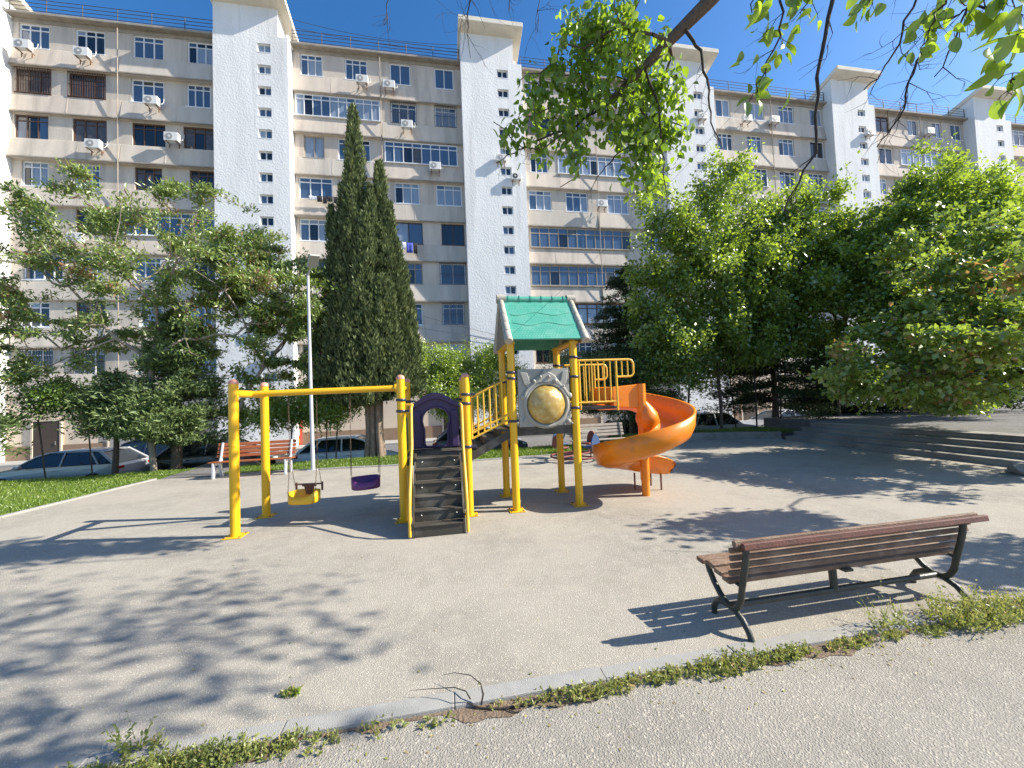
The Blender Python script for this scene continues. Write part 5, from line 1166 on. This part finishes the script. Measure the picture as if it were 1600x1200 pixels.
def weeds(name, label, spots, seed, m='weed_leaf', stuff=False, tm=.5, cat='weed', group=None):
    """tufts of small stems with paired leaves; spots: (x, y, radius, height, number of stems)"""
    rng = np.random.default_rng(seed); P_, D_, N_, L_, W_, T_ = [], [], [], [], [], []
    ox, oy = (spots[0][0], spots[0][1]) if not stuff else (0, 0)
    for (x, y, r, h, ns) in spots:
        dry = rng.normal()*.08
        for i in range(ns):
            a = rng.random()*2*math.pi; rr_ = r*math.sqrt(rng.random()); b0 = np.array([x-ox+rr_*math.cos(a), y-oy+rr_*math.sin(a)*.45, -.02 if y < 2.49 else .0])
            hh = h*rng.uniform(.4, 1.15)*(1-.5*rr_/r); d = unit(np.array([rng.normal()*.35+.5*math.cos(a)*rr_/r, rng.normal()*.35+.3*math.sin(a)*rr_/r, 1.0]))
            k = 8
            for j in range(k):
                u = (j+.5)/k; P_.append(b0+d*hh*u); q = rng.normal(size=3); D_.append(unit(d*.7+q*.7+np.array([0,0,.1]))); N_.append(unit(rng.normal(size=3)+np.array([0,0,.6])))
                L_.append(rng.uniform(.012, .034)*(1.2-.4*u)*(1+h*.8)); W_.append(.42); T_.append(tm+dry+rng.normal()*.18+(.12 if u > .8 else 0))
            P_.append(b0); D_.append(d); N_.append(unit(rng.normal(size=3)*np.array([1,1,.1]))); L_.append(hh); W_.append(.025/max(hh*6, .3)); T_.append(tm)
    P, D, N, L, W_ = map(np.array, (P_, D_, N_, L_, W_))
    V, F, T = leaves(rng, P, D, N, L, L*W_, np.clip(np.array(T_), 0, 1))
    o = bpy.data.objects.new(name, np_mesh(name, V, F, m, T)); COL.objects.link(o); o.location = (ox, oy, 0)
    tag(o, label, cat, group)
    if stuff: o['kind'] = 'stuff'
    return o
rk = random.Random(17)
strip = []
x = -3.4
while x < 4.9:
    gap = (-.75 < x < -.45) or (-.35 < x < .05 and rk.random() < .85)
    dens = .85 if x < -.9 else (.32 if x < .6 else .5)
    if not gap and rk.random() < dens: strip.append((x, 2.455-rk.random()*.05, .08+.06*rk.random(), (.045+.065*rk.random()+(.03 if x < -1 else 0)), rk.randint(10, 26)))
    x += .06
weeds('kerb_weeds', 'ragged strip of low weeds growing along the front kerb', strip, 101, stuff=True, tm=.66)
weeds('weed_clump', 'large bushy weed at the foot of the brown bench', [(4.05, 2.46, .32, .34, 120), (4.3, 2.45, .26, .22, 90), (3.85, 2.47, .2, .3, 50)], 102, tm=.55, group='weeds by the kerb')
weeds('weed_clump', 'low spreading weed at the right end of the front kerb', [(4.6, 2.45, .3, .20, 110), (4.85, 2.44, .22, .13, 60)], 103, tm=.55, group='weeds by the kerb')
weeds('weed_clump', 'tall feathery weed sprig in front of the brown bench middle', [(3.25, 2.5, .06, .40, 16), (3.42, 2.49, .05, .28, 12)], 104, tm=.5, group='weeds by the kerb')
weeds('weed_clump', 'low green weed clump left of the bench legs on the kerb', [(2.0, 2.45, .2, .10, 70), (1.75, 2.43, .2, .07, 60)], 105, tm=.5, group='weeds by the kerb')
weeds('weed_clump', 'thick leafy weeds at the lower left end of the kerb', [(-1.55, 2.42, .2, .12, 90), (-1.3, 2.43, .22, .11, 90), (-1.9, 2.40, .25, .10, 90)], 106, tm=.42, group='weeds by the kerb')
weeds('weed_clump', 'tall thin weed stalk rising from the kerb at the lower left', [(-1.78, 2.56, .05, .34, 12), (-1.72, 2.55, .12, .10, 20)], 107, tm=.5, group='weeds by the kerb')
g = at(350, 1078, 2.2)
weeds('grass_tuft', 'tiny grass tuft growing alone in the paving at the lower left', [(-1.06, 2.83, .05, .06, 24)], 108, m='grass_blade', tm=.6, cat='grass')
# soil line beneath the weeds
so_ = MB(); vs = []; nn_ = 120
for i in range(nn_+1):
    x = -3.6+8.6*i/nn_; wdt = .07+.05*math.sin(x*3.1)+.03*math.sin(x*9.7)+.02*math.sin(x*23)
    vs += [(x, 2.487, -.018), (x, 2.487-max(.02, wdt), -.018)]
so_.add(vs, [(2*i, 2*i+1, 2*i+3, 2*i+2) for i in range(nn_)]); struct(so_.build('soil_strip', 'soil'))
# fallen branch on the kerb
fb = thing('fallen_branch', 'bare forked twig lying across the front kerb', 'branch', (-.42, 2.44, 0))
def gp(px, py, h=.012):
    a = at(px, py, 5.0); c = Vector((0,0,CAM_H)); d = a-c; k = (-.022-CAM_H+h)/d.z; p = c+d*k; return (p.x+.42, p.y-2.44, p.z)
MB().tube([gp(845,1088), gp(820,1100), gp(785,1107), gp(750,1106), gp(730,1098,.03)], [.004,.006,.007,.006,.004], 6).build('stem', 'bark_dark', fb)
MB().tube([gp(752,1101,.02), gp(755,1085,.08), gp(751,1068,.12), gp(735,1055,.12), gp(710,1051,.10), gp(690,1055,.07)], [.006,.006,.004,.003,.002,.001], 6).build('side_twig', 'bark_dark', fb)
MB().tube([gp(735,1092,.05), gp(728,1080,.10), gp(710,1074,.10), gp(675,1076,.08), gp(640,1079,.06)], [.005,.004,.003,.002,.001], 6).build('side_twig', 'bark_dark', fb)
MB().tube([gp(790,1107), gp(805,1113), gp(815,1110)], .004, 6).build('side_twig', 'bark_dark', fb)
# crumpled paper and scattered bits
def crumple(name, label, x, y, s, m, seed, z=-.022, cat='litter'):
    r_ = random.Random(seed); bm = bmesh.new(); bmesh.ops.create_icosphere(bm, subdivisions=2, radius=s)
    for v in bm.verts: v.co *= r_.uniform(.6, 1.1); v.co.z = max(v.co.z*.6+s*.35, .002)
    me = bpy.data.meshes.new(name); bm.to_mesh(me); bm.free(); me.materials.append(MATS[m]); o = bpy.data.objects.new(name, me); COL.objects.link(o); o.location = (x, y, z); tag(o, label, cat)
def gw(px, py, z):
    a = at(px, py, 5.0); c = Vector((0,0,CAM_H)); d = a-c; p = c+d*((z-CAM_H)/d.z); return p
p = gw(1370, 988, -.022); crumple('crumpled_paper', 'crumpled white paper scrap on the path below the bench', p.x, p.y, .028, 'paper_white', 1)
p = gw(1592, 742, 0); crumple('stone_block', 'rounded grey stone at the right edge before the steps', p.x+.1, p.y, .26, 'step_concrete', 2, 0, 'stone')
rng = np.random.default_rng(111); n = 420
XY = np.column_stack([rng.uniform(-3.2, 4.6, n), 2.47-np.abs(rng.normal(size=n))*.16]); P = np.column_stack([XY, np.full(n, -.018)])
D = unit(rng.normal(size=(n, 3))*np.array([1, 1, .1])); N = unit(rng.normal(size=(n, 3))*.3+np.array([0, 0, 1])); L = rng.uniform(.008, .03, n)
V, F, T = leaves(rng, P, D, N, L, L*.45, rng.uniform(.9, 1.0, n)); o = bpy.data.objects.new('leaf_litter', np_mesh('leaf_litter', V, F, 'weed_leaf', T)); COL.objects.link(o); o['kind'] = 'stuff'; tag(o, 'dry leaf litter scattered along the front kerb', 'litter')
n = 520; XY = np.column_stack([rng.uniform(-7.5, 9.5, n), 2.65+rng.random(n)**1.5*8.5]); P = np.column_stack([XY, np.full(n, .004)])
D = unit(rng.normal(size=(n, 3))*np.array([1, 1, .08])); N = unit(rng.normal(size=(n, 3))*.3+np.array([0, 0, 1])); L = rng.uniform(.006, .032, n)
V, F, T = leaves(rng, P, D, N, L, L*.5, np.where(rng.random(n) < .3, rng.uniform(0, .3, n), rng.uniform(.85, 1.0, n))); o = bpy.data.objects.new('paving_debris', np_mesh('paving_debris', V, F, 'weed_leaf', T)); COL.objects.link(o); o['kind'] = 'stuff'; tag(o, 'small dry leaves and crumbs scattered over the playground paving', 'litter')
# string from the turret roof up into the tree
a, c = Vector((XG+.05, YA-.15, 2.98)), at(1180, 140, 4.9)
pts = [a.lerp(c, i/14)+Vector((0, 0, -.12*4*(i/14)*(1-i/14))) for i in range(15)]
o = MB().tube([q-a for q in pts], .0018, 4).build('string', 'metal_dark'); o.location = a; tag(o, 'thin string tied from the turret roof up to the overhanging tree', 'string')
# ------------------------------------------------------------------ parked cars
def car(label, x, y, rotz, paint, L=4.4, Wd=1.78, H=1.46, hatch=True, z=-0.9):
    t = thing('parked_car', label, 'car', (x, y, z), rotz, 'cars parked along the road')
    s = L/4.4
    low = [(-2.18,.32),(-2.2,.62),(-2.14,.86),(-1.95,.98 if hatch else .95),(1.0,.96),(1.55,.88),(2.0,.74),(2.18,.60),(2.2,.30),(1.80,.22)]
    def arch(cx): return [(cx+.36*math.cos(a), .30+.36*math.sin(a)) for a in [math.pi*i/8 for i in range(9)]]
    poly = low[:-1]+[(1.78,.24)]+arch(1.38)+[(-.95,.22)]+arch(-1.36)+[(-1.78,.24)]
    b = MB(); hw = Wd/2; n = len(poly); vs = []
    lay = [(-hw+.10, .96), (-hw+.02, .99), (-hw, 1.0), (hw, 1.0), (hw-.02, .99), (hw-.10, .96)]
    for yy, sc in lay:
        for (px, pz) in poly: vs.append((px*s*(sc if abs(px) > 1.8 else 1), yy*(1.0 if pz < .8 else .965), .2+(pz-.2)*(1 if sc > .98 or pz < .8 else .985)))
    fs = [(j*n+i, j*n+(i+1) % n, (j+1)*n+(i+1) % n, (j+1)*n+i) for j in range(5) for i in range(n)]
    fs += [tuple(range(n))[::-1], tuple(range(5*n, 6*n))]
    b.add(vs, fs); b.build('body', paint, t, bevel=.025)
    xb, xf = (-2.02 if hatch else -1.55)*s, 1.05*s; rb_, rf = (-1.45 if hatch else -.85)*s, .10*s; zb = .95
    g = [(xb, zb), (xf, zb), (.45*s, H-.14), (rf, H-.03), (rb_, H-.05)]
    def side(yb, yt):
        return [(px, yb if pz < 1.0 else (yt if pz > H-.1 else (yb*.3+yt*.7)), pz) for px, pz in g]
    A = side(-hw+.07, -hw+.27); B = side(hw-.07, hw-.27); k = len(g)
    MB().add(A+B, [tuple(range(k))[::-1], tuple(range(k, 2*k))]+[(i, (i+1) % k, k+(i+1) % k, k+i) for i in range(k)]).build('glasshouse', 'car_glass', t, bevel=.02)
    rp = [(rb_-.06*s, H-.07), (rb_+.15*s, H-.02), (-.5*s, H+.01), (rf-.05*s, H-.005), (rf+.05*s, H-.03)]
    MB().add([(px, -hw+.24, pz) for px, pz in rp]+[(px, 0, pz+.03) for px, pz in rp]+[(px, hw-.24, pz) for px, pz in rp], [(i, i+1, 6+i, 5+i) for i in range(4)]+[(5+i, 6+i, 11+i, 10+i) for i in range(4)], True).build('roof', paint, t).modifiers.new('s', 'SOLIDIFY').thickness = .03
    for sg in (-1, 1):
        e, m_ = sg*(hw-.06), sg*(hw-.255)
        pl = MB().tube([(xf+.02, e, zb), (.45*s, sg*(hw-.2), H-.13), (rf, m_, H-.025)], .03, 6).tube([(-.35*s, e, zb), (-.38*s, m_, H-.02)], .03, 6).tube([(xb, e, zb), (rb_, m_, H-.05)], .045, 6).tube([(xb+.5*s, e, zb), (rb_+.28*s, m_, H-.04)], .03, 6).tube([(rf, m_, H-.02), (rb_, m_, H-.045)], .022, 6)
        pl.build('pillars', paint, t)
        MB().box(.70*s, .86*s, min(sg*hw, sg*(hw+.17)), max(sg*hw, sg*(hw+.17)), .93, 1.06).build('mirror', paint, t, bevel=.03)
        for wx in (1.38*s, -1.36*s):
            w = MB().lathe((wx, sg*(hw-.10), .31), [(.0, -.09), (.30, -.09), (.315, -.05), (.315, .05), (.30, .09), (.20, .095)], 22, 'y').build('wheel', 'tyre', t)
            MB().lathe((wx, sg*(hw-.10), .31), [(.20, -.1), (.20, .06), (.05, .085), (0, .085)] if sg < 0 else [(0, -.085), (.05, -.085), (.20, -.06), (.20, .1)], 14, 'y').build('rim', 'steel', w)
        MB().box(-2.2*s, -2.0*s, min(sg*.6, sg*.84), max(sg*.6, sg*.84), .76, .86).build('tail_light', 'light_red', t, bevel=.02)
        MB().box(1.95*s, 2.15*s, min(sg*.5, sg*.84), max(sg*.5, sg*.84), .58, .70).build('headlight', 'light_white', t, bevel=.02)
        for hx in (-.15*s, -1.15*s): MB().box(hx, hx+.18*s, min(sg*hw, sg*(hw+.02)), max(sg*hw, sg*(hw+.02)), .78, .81).build('door_handle', 'steel', t)
    return t
for nm, c, r in (('paint_silver', (.42, .44, .47), .3), ('paint_white', (.72, .74, .77), .3), ('paint_navy', (.02, .03, .075), .25), ('paint_black', (.012, .012, .014), .22), ('paint_grey', (.13, .14, .16), .28)):
    mat(nm, c, r, coat=.7, metal=.25 if 'white' not in nm else 0)
car('silver hatchback parked beyond the lawn at the far left', -14.0, 17.3, math.pi, 'paint_silver')
car('navy blue car behind the silver hatchback at the far left', -12.9, 19.6, math.pi-.05, 'paint_navy', 4.5, H=1.62)
car('black car standing behind the small trees left of the orange bench', -9.3, 18.4, 0.05, 'paint_black', 4.5, H=1.5)
car('white hatchback between the lamp post and the cypress trunk', -3.7, 16.9, 0.0, 'paint_white', 4.3)
car('dark grey car seen through the purple arch', 1.6, 18.6, 0.0, 'paint_grey', 4.4)
car('white estate car behind the forked tree trunk right of the slide', 14.2, 18.6, 0.0, 'paint_white', 4.6, H=1.6)
car('black car in the shade just right of the spiral slide', 9.8, 18.2, 0.0, 'paint_black', 4.4)
car('silver car near the top of the plaza steps', 19.0, 19.3, math.pi, 'paint_silver', 4.4)
